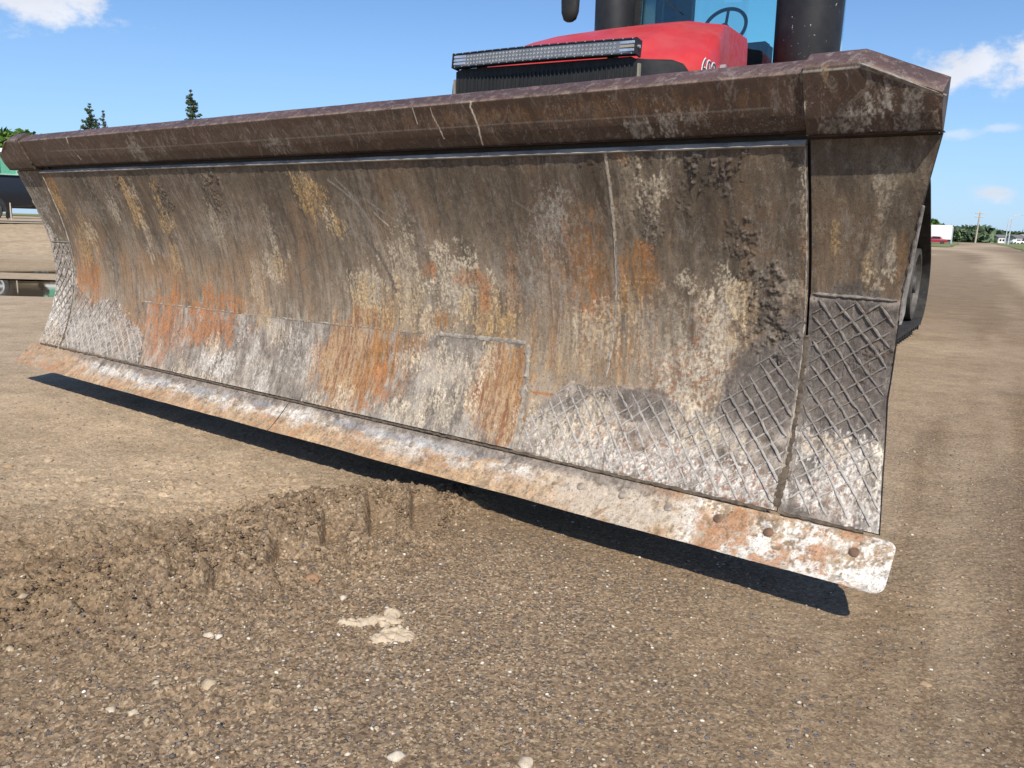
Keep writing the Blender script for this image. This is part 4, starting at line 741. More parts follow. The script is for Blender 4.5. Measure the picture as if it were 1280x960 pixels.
MB().box((-2.165, .129, 1.255), (2.165, .140, 1.30)).build('recess_plate', M['steel'], BL)
for s in (1, -1): MB().box((min(2.178*s, 2.47*s), .112, 1.2625), (max(2.178*s, 2.47*s), .125, 1.30)).build('recess_plate', M['steel'], BL)

# end plates standing back from the outer edge of each wing
for s in (1, -1):
    P = [(1.10, .010), (1.0, .022), (.95, .032), (.9, .042), (.86, .048), (.82, .046), (.79, .02)]
    f = [(float(prof(z))+.012, z) for z, d in P]; b = [(float(prof(z))+.012+d, z) for z, d in P]
    rings = []
    for (y0, z0), (y1, z1) in zip(f, b):
        xo = float(np.interp(z0, XO_Z, XO_X))
        rings.append([(s*(xo-.018), y0, z0), (s*(xo+.001), y0, z0), (s*(xo+.004), y1, z1), (s*(xo-.018), y1, z1)])
    e = MB().loft(rings).build('end_plate', M['endp'] if 'endp' in M else M.setdefault('endp', worn('end_plate_steel', (.20, .19, .175), (.34, .32, .29), 25, .5, .3)), BL)
    z = 1.10; pts = []
    while z > .80:
        xo = float(np.interp(z, XO_Z, XO_X)); pts.append(((s*(xo+.003), float(prof(z))+.006, z), random.choice([.002, .0035, .0055]))); z -= .011
    strip(pts, 'weld_bead', M['bead'], e, 7)
# back of the blade: ribs, lower beam, trunnions, push frame
bk = M['steel']
for x in (-1.9, -1.2, -.45, .45, 1.2, 1.9):
    poly = [(float(prof(z))+.022, z) for z in np.linspace(.26, 1.25, 9)]+[(.40, 1.2), (.45, .7), (.36, .3)]
    MB().prism(poly, x-.012, x+.012, 'x').build('stiffener', bk, BL)
MB().box((-2.1, .30, .25), (2.1, .46, .42), bev=.02).build('lower_back_beam', bk, BL)
MB().box((-2.1, .32, .85), (2.1, .44, .98), bev=.02).build('upper_back_beam', bk, BL)
for x in (-.55, .69):
    MB().box((x-.08, .44, .38), (x+.08, 3.0, .58), bev=.02).build('push_arm', bk, BL)
    MB().tube([(x, .44, .95), (x*.8, 1.7, 1.05)], .05, 12).build('hydraulic_cylinder', bk, BL, True)
MB().box((-.4, .44, .45), (.54, 1.3, .62), bev=.03).build('pivot_block', bk, BL)
# ------------------------------------------------------------------ tractor
TR = empty('tractor', (-.909, 3.488, 0), -math.radians(32.469))
tag(TR, 'large red articulated tractor with black stacks and rubber tracks standing behind the blade', 'tractor')
CX = .02
def hood():
    st = [(1.93, .60, 1.93, 1.30), (1.96, .64, 1.985, 1.30), (2.03, .72, 2.035, 1.28), (2.12, .81, 2.075, 1.26), (2.22, .865, 2.12, 1.25), (2.35, .885, 2.175, 1.25), (2.55, .86, 2.255, 1.25), (2.8, .78, 2.34, 1.25), (3.06, .69, 2.41, 1.25), (3.35, .60, 2.48, 1.25), (3.7, .52, 2.55, 1.25), (4.3, .46, 2.59, 1.25)]
    R = []
    for y, hw, zt, zb in st:
        k = min(1, (y-1.93)/.35); q = 1-.72*max(0, min(1, (y-2.4)/1.0))
        half = [(hw, zb), (hw+.005, zt-.42), (hw-.004, zt-.25*q-.02*k), (hw-.014, zt-.175*q), (hw-.040, zt-.125*q), (hw-.10, zt-.090*q), (hw*.72, zt-.054*q), (hw*.66, zt-.040*q), (hw*.60, zt-.004), (hw*.54, zt+.006), (hw*.2, zt+.012)]
        ring = [(CX-x, y, z) for x, z in half]+[(CX+x, y, z) for x, z in half[::-1]]; R.append(ring)
    m = MB(); m.loft(R, closed=False, caps=False); n = len(R[0]); m.f.append(tuple(range(n))); m.f.append(tuple((len(R)-1)*n+i for i in range(n)))
    return m.build('hood', M['red'], TR, True)
HD = hood()
# black nose: grille, corner panels
G = MB(); G.prism([(-.605, 1.42), (.645, 1.42), (.645, 1.945), (.60, 1.965), (-.56, 1.985), (-.605, 1.97)], 1.885, 1.93, 'y'); GR = G.build('grille', M['grille'], TR)
for i in range(44):
    x = -.585+i*.028; MB().box((x, 1.878, 1.43), (x+.009, 1.886, 1.93)).build('grille_slat', M['grille'], GR) if i == 0 else None
sl = [o for o in GR.children][0]
for i in range(1, 44):
    c = sl.copy(); c.name = 'grille_slat'; COL.objects.link(c); c.parent = GR; c.location = (i*.028, 0, 0)
for s in (1, -1):
    P = []
    for t in np.linspace(0, 1, 9):
        y = 1.90+.36*t**1.15; hw = np.interp(y, [1.9, 1.96, 2.03, 2.12, 2.22, 2.35], [.628, .655, .735, .825, .880, .899]); zt = 1.955+.02*t-.30*(max(0, t-.5)/.5)**2
        P.append([(CX+s*hw, y-.012, 1.35), (CX+s*hw, y-.012, zt-.05), (CX+s*(hw-.004), y-.012, zt-.01), (CX+s*(hw-.016), y-.006, zt), (CX+s*(hw-.05), y+.02, zt-.01), (CX+s*(hw-.05), y+.02, 1.35)])
    MB().loft(P).build('corner_panel', M['black'], TR, True)
    MB().box((CX+s*.632-.008, 1.876, 1.40), (CX+s*.632+.004, 1.90, 1.925)).build('trim_strip', M['amber'], TR)
# grey decal and number on the right side of the hood
DC = MB().prism([(2.46, 1.60), (2.62, 1.60), (2.62, 2.00), (2.58, 2.02), (2.52, 1.95)], CX+.85, CX+.882, 'x').build('decal', M['decal'], HD)
def text_mesh(name, s, size, mat, parent, mtx, off=0., ext=.0015):
    cu = bpy.data.curves.new(name, 'FONT'); cu.body = s; cu.size = size; cu.extrude = ext; cu.offset = off; cu.space_character = .92
    t = bpy.data.objects.new(name+'_t', cu); COL.objects.link(t); bpy.context.view_layer.update()
    me = bpy.data.meshes.new_from_object(t.evaluated_get(bpy.context.evaluated_depsgraph_get())); bpy.data.objects.remove(t); o = link(name, me, mat, parent); o.matrix_basis = mtx; return o
mtx = Matrix(((0, 0, 1, CX+.899), (1, 0, 0, 2.13), (0, 1, 0, 1.868), (0, 0, 0, 1)))
text_mesh('number_outline', '600', .165, M['white'], HD, mtx, .004); m2 = mtx.copy(); m2[0][3] += .003; text_mesh('number', '600', .165, M['tblack'], HD, m2, -.003)

# light bar ---------------------------------------------------------------------
LB = empty('light_bar', (.02, 1.855, 2.02)); LB.parent = TR; LB.rotation_euler = (math.radians(-6), math.radians(.9), 0)
hl = .622
def bow(x): return .022*(1-(x/hl)**2)
def strip3(y0, y1, z0, z1, n=24, x0=-hl, x1=hl):
    R = []
    for i in range(n+1):
        x = x0+(x1-x0)*i/n; b = -bow(x); R.append([(x, y0+b, z0), (x, y1+b, z0), (x, y1+b, z1), (x, y0+b, z1)])
    return MB().loft(R)
strip3(.0, .055, -.036, .036).build('housing', M['black'], LB)
strip3(-.010, .012, .036, .043).build('bezel', M['black'], LB); strip3(-.010, .012, -.043, -.036).build('bezel', M['black'], LB)
for s in (-1, 1): MB().box((s*hl-.006, -.014, -.045), (s*hl+.006, .06, .045), bev=.002).build('end_bracket', M['black'], LB)
# reflector cups in three rows
cup = MB(); back = MB()
for r in range(3):
    for i in range(42):
        x = -.50+i*1.0/41; z = (r-1)*.0205; b = -bow(x)-.002
        ring = lambda rad, d: [(x+rad*math.cos(k*1.0472), b+d, z+rad*.8*math.sin(k*1.0472)) for k in range(6)]
        cup.loft([ring(.0100, -.003), ring(.0035, .004)], True, False); cup.add([(x, b-.0015, z-.0025), (x+.0035, b-.001, z), (x, b-.0015, z+.0025), (x-.0035, b-.001, z)], [(0, 1, 2, 3)])
o = cup.build('led_cups', M['lens'], LB); o['kind'] = 'stuff'
strip3(-.003, .002, -.034, .034).build('reflector_back', M['lensback'], LB)
for s in (-1, 1):
    for r in (-1, 0, 1): MB().box((s*.57-.045, -.012, r*.0205-.008), (s*.57+.045, -.0045, r*.0205+.008), bev=.002).build('side_lens', M['alu'] if s < 0 or r else M['amber'], LB)
scr = MB().tube([(0, -.013, 0), (0, -.009, 0)], .0032, 6).build('screw', M['alu'], LB); first = True
for i in range(22):
    for s in (-1, 1):
        x = -hl+.02+i*(2*hl-.04)/21
        o = scr if first else scr.copy()
        if not first: o.name = 'screw'; COL.objects.link(o); o.parent = LB
        first = False; o.location = (x, -bow(x), s*.0395)
for s in (-1, 1): MB().box((s*.45-.02, .04, -.07), (s*.45+.02, .10, -.02)).build('bar_bracket', M['black'], LB)
MB().tube([(hl+.006, .01, .0), (hl+.018, .01, .0)], .009, 8).build('end_knob', M['alu'], LB)

# cab -----------------------------------------------------------------------------
def post(name, a, b, w, d, mat=None):
    R = []
    for p in (a, b): R.append([(p[0]-w/2, p[1]-d/2, p[2]), (p[0]+w/2, p[1]-d/2, p[2]), (p[0]+w/2, p[1]+d/2, p[2]), (p[0]-w/2, p[1]+d/2, p[2])])
    return MB().loft(R).build(name, mat or M['black'], TR)
def stack(xc, y, r0, r1, z0, z1, nm):
    m = MB(); R = []
    for z, r in ((z0, r0*.93), (z0+.04, r0), (z1-.3, r1), (z1-.06, r1), (z1, r1*.9)): R.append([(xc+r*math.cos(6.28318*k/36), y+r*math.sin(6.28318*k/36), z) for k in range(36)])
    o = m.loft(R).build(nm, M['stack'], TR, True); return o
ES = stack(.905, 4.42, .238, .256, 1.65, 3.4, 'exhaust_stack'); MB().tube([(.905, 4.42, 3.35), (.905, 4.42, 3.7)], .09, 16).build('exhaust_pipe', M['steel'], ES, True)
AS = stack(-.77, 4.42, .168, .176, 1.9, 3.4, 'air_cleaner'); MB().tube([(-.77, 4.42, 3.38), (-.77, 4.42, 3.6)], .12, 16).build('intake_cap', M['steel'], AS, True)
post('cab_post', (.70, 4.5, 1.9), (.665, 4.55, 3.7), .09, .12); post('cab_post', (-.60, 4.5, 1.9), (-.58, 4.55, 3.7), .05, .10)
post('cab_post', (-.76, 6.02, 1.8), (-.74, 5.98, 3.7), .17, .10); post('cab_post', (.76, 6.02, 1.8), (.74, 5.98, 3.7), .10, .10)
post('cab_post', (-.82, 5.5, 1.8), (-.80, 5.5, 3.7), .05, .05); post('cab_post', (.84, 5.5, 1.8), (.82, 5.5, 3.7), .05, .05)
MB().box((-.84, 4.5, 1.6), (.86, 6.05, 2.3), bev=.04).build('cab_floor', M['black'], TR)
RF = MB().box((-.9, 4.4, 3.7), (.94, 6.15, 3.97), bev=.08).build('cab_roof', M['red'], TR)
def pane(nm, pts, mat):
    a, b, c, d = [Vector(p) for p in pts]; n = (b-a).cross(d-a).normalized()*.004; return MB().loft([[a, b, c, d], [a+n, b+n, c+n, d+n]]).build(nm, mat, TR)
pane('windscreen', [(-.57, 4.50, 2.2), (.66, 4.50, 2.2), (.64, 4.56, 3.68), (-.55, 4.56, 3.68)], M['glass'])
pane('rear_window', [(-.68, 6.0, 2.3), (.71, 6.0, 2.3), (.70, 5.97, 3.68), (-.66, 5.97, 3.68)], M['glass'])
for s, x in ((-1, -.82), (1, .84)):
    pane('side_window', [(x, 4.6, 2.2), (x, 5.47, 2.2), (x, 5.47, 3.68), (x, 4.6, 3.68)], M['dark_glass'] if s < 0 else M['glass']); pane('side_window', [(x, 5.53, 2.2), (x, 5.95, 2.2), (x, 5.94, 3.68), (x, 5.53, 3.68)], M['glass'])
RM = Matrix.Rotation(math.radians(-24), 4, 'X')
SWo = MB().torus((.03, 5.0, 2.81), .19, .016, RM, 36, 8, 'y').build('steering_wheel', M['black'], TR, True)
hub = MB()
for a in (90, 210, 330):
    p = RM @ Vector((.185*math.cos(math.radians(a)), 0, .185*math.sin(math.radians(a)))); hub.tube([(.03, 5.02, 2.81), (p.x+.03, p.y+5.0, p.z+2.81)], .013, 6)
hub.tube([(.03, 4.98, 2.81), (.03, 5.04, 2.80)], .04, 12); hub.build('wheel_spokes', M['black'], SWo, True)
MB().tube([(.03, 5.02, 2.80), (.03, 4.90, 2.5), (.03, 4.82, 2.2)], [.03, .045, .07], 10).build('steering_column', M['black'], TR, True)
MB().box((.08, 4.95, 2.2), (.44, 5.15, 2.66), bev=.03).build('dash_console', M['black'], TR)
MB().box((-.2, 5.4, 2.2), (.3, 5.85, 2.55), bev=.05).build('seat', M['black'], TR)
post('wiper_arm', (-.19, 4.49, 2.85), (-.40, 4.50, 3.02), .012, .012)
MR = MB(); MR.loft([[(-1.21+.09*k*math.cos(a), 4.4+.05*k*math.sin(a), z) for a in np.linspace(0, 6.283, 13)[:-1]] for z, k in ((2.86, .35), (2.88, .72), (2.94, .98), (3.06, 1.05), (3.4, 1.05), (3.46, .8))]).build('mirror', M['black'], TR, True)
MB().tube([(-1.21, 4.42, 3.42), (-1.0, 4.5, 3.6), (-.82, 4.6, 3.6)], .018, 8).build('mirror_arm', M['black'], TR, True)
# body and frame
MB().box((-.50, 1.98, .55), (.54, 4.6, 1.32), bev=.04).build('front_frame', M['steel'], TR)
MB().box((-.72, 4.6, .9), (.74, 6.2, 1.62), bev=.04).build('cab_base', M['black'], TR)
MB().box((-.55, 7.9, .6), (.35, 12.0, 1.35), bev=.05).build('rear_frame', M['red'], TR)
FT = MB().box((-.8, 6.6, 1.3), (.7, 7.7, 1.9), bev=.1).build('fuel_tank', M['black'], TR)
# tracks
def hull(pts):
    pts = sorted(set(pts)); 
    def half(p):
        h = []
        for q in p:
            while len(h) > 1 and (h[-1][0]-h[-2][0])*(q[1]-h[-2][1])-(h[-1][1]-h[-2][1])*(q[0]-h[-2][0]) <= 0: h.pop()
            h.append(q)
        return h[:-1]
    return half(pts)+half(pts[::-1])
def resample(P, step):
    P = P+[P[0]]; out = []; acc = 0
    for a, b in zip(P[:-1], P[1:]):
        L = math.hypot(b[0]-a[0], b[1]-a[1]); t = acc
        while t < L: out.append((a[0]+(b[0]-a[0])*t/L, a[1]+(b[1]-a[1])*t/L)); t += step
        acc = t-L
    return out
def track_unit(xa, xb, yc, z0=.12, rz=0, dx=0):
    E_ = empty('track_unit'); E_.parent = TR; E_.location = (dx, yc, z0); E_.rotation_euler = (0, 0, rz); xm = (xa+xb)/2
    cir = [(-.78, .42, .42), (.78, .42, .42), (0, 1.05, .46)]
    def loop(d): return resample(hull([(cy+(r+d)*math.cos(a), cz+(r+d)*math.sin(a)) for cy, cz, r in cir for a in np.linspace(0, 6.283, 40)]), .045)
    o_, i_ = loop(0), loop(-.035); n = len(o_); 
    ii = [min(i_, key=lambda q: (q[0]-p[0])**2+(q[1]-p[1])**2) for p in o_]
    b = MB(); b.loft([[(xa, y, z) for y, z in o_], [(xb, y, z) for y, z in o_]], True, False); b.loft([[(xa, y, z) for y, z in ii], [(xb, y, z) for y, z in ii]], True, False)
    for x in (xa, xb):
        k = len(b.v); b.v += [(x, y, z) for y, z in o_]+[(x, y, z) for y, z in ii]; b.f += [(k+j, k+(j+1) % n, k+n+(j+1) % n, k+n+j) for j in range(n)]
    B = b.build('belt', M['rubber'], E_, True)
    lg = MB(); gl = MB(); pts = resample(loop(0), .16)
    for j, (y, z) in enumerate(pts):
        y2, z2 = pts[(j+1) % len(pts)]; t = Vector((0, y2-y, z2-z)).normalized(); nn = Vector((0, t.z, -t.y)); 
        s = 1 if nn.dot(Vector((0, y, z-.6))) > 0 else -1; nn = nn*s; c = Vector((0, y, z))
        for a0, a1, sh in ((xa+.01, xm-.02, .05), (xm+.02, xb-.01, -.05)):
            V = [];
            for xx, so in ((a0, 0), (a1, sh)):
                for u, h in ((-.03, -.005), (.03, -.005), (.022, .04), (-.022, .04)): V.append(Vector((xx, 0, 0))+c+t*(u+so)+nn*h)
            lg.add(V, [(0, 1, 2, 3), (7, 6, 5, 4), (0, 4, 5, 1), (1, 5, 6, 2), (2, 6, 7, 3), (3, 7, 4, 0)])
        V = [Vector((xm+dx, 0, 0))+c+t*u-nn*h for dx in (-.03, .03) for u, h in ((-.035, .03), (.035, .03), (.02, .11), (-.02, .11))]
        gl.add(V, [(0, 1, 2, 3), (7, 6, 5, 4), (0, 4, 5, 1), (1, 5, 6, 2), (2, 6, 7, 3), (3, 7, 4, 0)])
    lg.build('tread_lugs', M['rubber'], E_); gl.build('guide_lugs', M['rubber'], E_)
    for cy, cz, r in cir:
        for x0 in (xa+.08, xm+.06):
            m = MB(); R = []; w = (xb-xa)/2-.14
            for x, rr in ((x0, r-.12), (x0, r-.045), (x0+w, r-.045), (x0+w, r-.10), (x0+w-.05, r-.12), (x0+w-.06, .10), (x0+w, .09), (x0+w, .0)): R.append([(x, cy+rr*math.cos(6.28318*k/24), cz+rr*math.sin(6.28318*k/24)) for k in range(24)])
            m.loft(R).build('wheel', M['rim'], E_, True)
    MB().box((xm-.05, -.8, .35), (xm+.05, .8, .6), bev=.02).build('undercarriage_frame', M['steel'], E_)
track_unit(.98, 1.66, 6.35); track_unit(-1.62, -.94, 6.35); track_unit(.96, 1.62, 10.3, .05, .16, -.5); track_unit(-1.58, -.92, 10.3, .05, .16, -.5)
# ------------------------------------------------------------------ background
def at(ax, ay, d, z=0): return Vector((ax*d, ay*d, z))
def gz(x, y): return float(ground_height(np.array([float(x)]), np.array([float(y)]))[0])
# pickup: local x = forward, y = left, z up ; rear bumper at x=0
def pickup(loc, rz):
    T = empty('pickup_truck', loc, rz); tag(T, 'black pickup truck parked behind the left end of the blade, only its rear showing', 'pickup truck')
    L = 5.8; prof_ = [(0.0, .62), (.02, 1.02), (.05, 1.36), (.12, 1.40), (1.95, 1.40), (2.0, 1.42), (2.15, 1.86), (2.35, 1.93), (3.5, 1.93), (3.75, 1.86), (4.3, 1.42), (5.5, 1.28), (5.75, 1.15), (5.8, .62)]
    m = MB()
    def sec(x, zt):
        zb = .55 if x < .3 or x > 5.6 else .48; w = .98; ins = .0 if zt < 1.5 else .16
        return [(x, -w+.04, zb), (x, -w, .75), (x, -w, 1.05), (x, -w+.03, 1.30), (x, -w+.05+ins*.3, min(zt, 1.4)), (x, -w+.08+ins, zt), (x, w-.08-ins, zt), (x, w-.05-ins*.3, min(zt, 1.4)), (x, w-.03, 1.30), (x, w, 1.05), (x, w, .75), (x, w-.04, zb)]
    m.loft([sec(x, z) for x, z in [(0., 1.30), (.03, 1.38), (.12, 1.41), (1.0, 1.41), (1.93, 1.41), (2.0, 1.46), (2.18, 1.86), (2.35, 1.93), (3.4, 1.93), (3.7, 1.86), (4.3, 1.42), (5.0, 1.34), (5.5, 1.27), (5.75, 1.12), (5.8, .9)]])
    B = m.build('body', M['tblack'], T, True)
    MB().box((.14, -.99, 1.405), (1.95, -.80, 1.43)).build('bed_rail', M['black'], T); MB().box((.14, .80, 1.405), (1.95, .99, 1.43)).build('bed_rail', M['black'], T)
    MB().box((-.18, -.94, .50), (.04, .94, .74), bev=.05).build('rear_bumper', M['black'], T, True); MB().box((5.74, -.95, .45), (5.95, .95, .75), bev=.05).build('front_bumper', M['black'], T, True)
    for s in (-1, 1):
        MB().box((-.01, s*.93-.05, .95), (.06, s*.93+.05, 1.33), bev=.01).build('tail_light', plain('tail_red', (.35, .02, .02), .2), T)
        for x in (1.28, 4.85):
            MB().prism([(x+.52*math.cos(a), .40+.52*math.sin(a)) for a in np.linspace(-.1, 3.24, 16)], s*.90 if s > 0 else -1.012, 1.012 if s > 0 else -.90, 'y').build('wheel_arch', M['black'], T)
            wy = s*.93; t = MB(); R = []
            for yy, r in ((-.14, .30), (-.14, .385), (-.10, .41), (.10, .41), (.14, .385), (.14, .30)): R.append([(x+r*math.cos(6.28318*k/32), wy+yy*1., .41+r*math.sin(6.28318*k/32)) for k in range(32)])
            W_ = t.loft(R, True, True).build('tyre', M['tyre'], T, True)
            r_ = MB(); ys = wy+s*.15
            r_.torus((x, ys, .41), .265, .022, None, 28, 6, 'y')
            for k in range(6):
                a = k*1.0472; c, sn = math.cos(a), math.sin(a)
                for d in (-.12, .12):
                    c2, s2 = math.cos(a+d), math.sin(a+d); r_.tube([(x+.05*c, ys+s*.0, .41+.05*sn), (x+.255*c2, ys, .41+.255*s2)], .024, 6)
            r_.tube([(x, ys-s*.02, .41), (x, ys+s*.025, .41)], .06, 12)
            r_.build('rim', M['alu2'], W_, True); 
        MB().box((.66, s*.93-.13, .12), (.69, s*.93+.13, .62)).build('mud_flap', M['flap'], T)
    for s in (-1, 1): MB().prism([(2.3, 1.45), (4.15, 1.45), (3.65, 1.84), (2.42, 1.87)], s*.86-.01, s*.86+.01, 'y').build('window', M['dark_glass'], T)
    for s in (-1, 1): MB().box((1.1, s*.6-.05, .35), (4.9, s*.6+.05, .5)).build('frame_rail', M['steel'], T)
M['tyre'] = worn('tyre_rubber', (.03, .03, .03), (.06, .058, .055), 12, .85, .2)
M['alu2'] = plain('bright_rim', (.72, .73, .75), .3, .2)
M['flap'] = plain('beige_flap', (.45, .40, .32), .7)
# rear wheel seen at the left frame edge; rear bumper just clear of the wing
dv = Vector((-.5125, .8587, 0)).normalized(); side = Vector((-dv.y, dv.x, 0))  # side points left as seen
base = at(-.5045, .8634, 30.); 
pickup((base.x, base.y, gz(base.x, base.y)+.0), math.atan2(side.y, side.x)+.06)

def trailer(loc, rz):
    T = empty('green_trailer', loc, rz); tag(T, 'pale green ribbed trailer with a white top rail standing behind the pickup', 'trailer')
    g = plain('green_sheet', (.10, .34, .22), .5); g2 = plain('green_rib', (.30, .52, .42), .5)
    MB().box((0, -1.2, 1.1), (10, 1.2, 2.58)).build('box', g, T)
    r0 = None
    for i in range(17):
        for s in (-1, 1):
            if r0 is None: r0 = MB().box((0, -.03, 1.1), (.10, .03, 2.58)).build('rib', g2, T); o = r0
            else: o = r0.copy(); o.name = 'rib'; COL.objects.link(o); o.parent = T
            o.location = (.05+i*.6, s*1.23, 0)
    MB().box((-.06, -1.30, 2.58), (10.06, 1.30, 2.72)).build('top_rail', M['white'], T); MB().box((-.04, -1.27, 1.75), (10.04, 1.27, 1.82)).build('side_rail', g2, T)
    MB().box((-.02, -1.26, 1.0), (10.02, 1.26, 1.12)).build('bottom_rail', M['white'], T)
    for x in (5.2, 6.3, 8.8):
        for s in (-1, 1):
            MB().tube([(x, s*1.0-.14, .5), (x, s*1.0+.14, .5)], .5, 24).build('wheel', M['tyre'], T, True)
    MB().box((.5, -.5, .6), (9.5, .5, 1.0)).build('chassis', M['steel'], T)
b2 = at(-.485, .8745, 37.0); trailer((b2.x, b2.y, gz(b2.x, b2.y)-.1), math.atan2(side.y, side.x)+.03)

# trees -----------------------------------------------------------------------
def leaf_mat(name, a, b):
    t = NT(name); at_ = t.attr('paint'); n = t.noise(6, 3); c = t.mix(1., t.mix(t.rng(n, .35, .65), a, b), at_.outputs['Color'], 'MULTIPLY'); return t.fin(c, .75, 0., None, .2)
M['spruce'] = leaf_mat('spruce_needles', (.060, .090, .052), (.095, .130, .075)); M['spruce2'] = leaf_mat('blue_spruce_needles', (.10, .13, .12), (.16, .19, .17)); M['leaf'] = leaf_mat('green_leaves', (.060, .13, .022), (.11, .20, .035))
M['bark'] = worn('bark', (.09, .065, .045), (.16, .12, .09), 8, .9, .4)
def cards(n, P, S, seed, updir=.0):
    r = np.random.default_rng(seed); a = r.normal(size=(n, 3)); a /= np.linalg.norm(a, axis=1)[:, None]; b = np.cross(a, r.normal(size=(n, 3))); b /= np.linalg.norm(b, axis=1)[:, None]
    S = S[:, None]; V = np.stack([P-a*S, P+b*S*.5, P+a*S, P-b*S*.5], 1).reshape(-1, 3); F = np.arange(n*4).reshape(n, 4); C = np.repeat(.55+.9*r.random((n, 1)), 4, 0)*np.ones((1, 3)); return V, F, C
def spruce(loc, h, w, seed, mat, lab, dens=1., gr='spruces standing up behind the blade'):
    T = empty('spruce_tree', loc); tag(T, lab, 'tree', gr); r = np.random.default_rng(seed)
    MB().tube([(0, 0, -.2), (0, 0, h*.5), (0, 0, h*.97)], [.02*h, .012*h, .003*h], 8).build('trunk', M['bark'], T, True)
    P = []; S = []; z = h*.08
    while z < h*.99:
        f = 1-z/h; R = w*(f**.8)*(.75+.5*r.random()); nb = max(4, int(9*f+4))
        for k in range(nb):
            a = r.random()*6.283; Rb = R*(.55+.6*r.random()); m = max(12, int(110*Rb*dens))
            t = r.random(m)**.75; q = np.stack([np.cos(a)*t*Rb, np.sin(a)*t*Rb, z+(.22*t-.10*np.sin(t*3))*Rb], 1)+r.normal(size=(m, 3))*(.055+.05*(1-t[:, None]))*Rb**.5; P.append(q); S.append(.045+.075*r.random(m))
        z += h*.026*(.7+.6*r.random())
    P = np.concatenate(P); S = np.concatenate(S); V, F, C = cards(len(P), P, S, seed); npmesh('crown', V, F, mat, T, False, C)
def spr(ax, ay, d, pxtop, **k):
    p = at(ax, ay, d); spruce((p.x, p.y, gz(p.x, p.y)), pxtop, **k)
sp = lambda ax, ay, el, d: (el*d+CAMH-.7)
spr(-.4530, .8917, 70, sp(0, 0, .1165, 70), w=2.3, seed=3, mat=M['spruce'], lab='left dark spruce with open side branches poking above the blade edge')
spr(-.4418, .8969, 74, sp(0, 0, .1111, 74), w=1.35, seed=4, mat=M['spruce2'], lab='thin pale spruce close against the right side of the left dark one', dens=.7)
spr(-.3615, .9322, 68, sp(0, 0, .1457, 68), w=2.1, seed=9, mat=M['spruce'], lab='tall narrow dark spruce standing alone above the blade top', dens=1.2)
def broad(loc, h, w, seed, lab, cat='tree', gr=None, n=6000, s0=.22, mat=None):
    T = empty('leafy_tree', loc); tag(T, lab, cat, gr); r = np.random.default_rng(seed)
    t = MB(); t.tube([(0, 0, -.2), (.1, 0, h*.3), (0, .1, h*.6)], [.035*h, .028*h, .012*h], 8)
    cl = []
    for k in range(26):
        a = r.random()*6.283; q = r.random()**.6; z = h*(.38+.55*r.random()); R = w*q*math.sqrt(max(.05, 1-((z/h-.6)/.45)**2)); c = np.array([R*math.cos(a), R*math.sin(a), z]); cl.append((c, w*(.22+.2*r.random())))
        if k < 8: t.tube([(0, 0, h*.3), tuple(c*.6+np.array([0, 0, h*.15])), tuple(c)], [.015*h, .008*h, .004*h], 5)
    t.build('trunk', M['bark'], T, True)
    P = np.concatenate([c+(lambda v: v/np.linalg.norm(v, axis=1)[:, None]*(R*(.6+.45*r.random((n//26, 1)))))(r.normal(size=(n//26, 3)))*np.array([1, 1, .8]) for c, R in cl]); V, F, C = cards(len(P), P, s0*(.7+.7*r.random(len(P))), seed); npmesh('crown', V, F, mat or M['leaf'], T, False, C)
p = at(-.524, .8516, 62); broad((p.x, p.y, gz(p.x, p.y)), 62*.083+.3, 3.3, 11, 'bright green leafy tree at the left edge behind the trailer')
p = at(.4462, .8949, 215); broad((p.x, p.y, 0), 5.4, 2.2, 12, 'small green tree showing just above the white box trailer', n=2500, s0=.5)

# grass verges, far tree line, road furniture ------------------------------------
def grass_mat():
    t = NT('grass_field'); P = t.N.new('ShaderNodeNewGeometry').outputs['Position']; n = t.noise(.35, 5, .6, P); n2 = t.noise(.05, 3, .5, P)
    return t.fin(t.mix(t.rng(n, .3, .7), t.mix(t.rng(n2, .4, .6), (.10, .155, .045), (.17, .20, .075)), (.24, .24, .11)), .95, 0., None, .1)
M['grass'] = grass_mat()
def patch(pts, z, nm='grass_verge', mat=None):
    n = len(pts); r = random.Random(len(pts)*7); P = []
    for i in range(n):
        a, b = Vector((*pts[i], 0)), Vector((*pts[(i+1) % n], 0))
        for k in range(6): q = a.lerp(b, k/6); P.append((q.x+r.uniform(-.4, .4), q.y+r.uniform(-.4, .4), z))
    me = bpy.data.meshes.new(nm); me.from_pydata(P, [], [tuple(range(len(P)))]); me.update(); o = link(nm, me, mat or M['grass']); tag(o, kind='structure'); return o
A = lambda ax, ay, d: (ax*d, ay*d)
patch([A(.40, .9165, 130), A(.463, .886, 118), A(.470, .8827, 150), A(.473, .881, 260), A(.36, .933, 300)], .05)
patch([A(.500, .866, 330), A(.515, .857, 150), A(.528, .849, 95), A(.56, .828, 80), A(.72, .69, 110), A(.66, .75, 600), A(.50, .866, 700)], .05)
patch([A(.30, .954, 330), A(.46, .888, 300), A(.478, .878, 330), A(.50, .866, 360), A(.53, .848, 700), A(.2, .98, 800)], .06)
patch([(-200, 90), (-60, 95), (40, 110), (60, 300), (-300, 400)], .76)

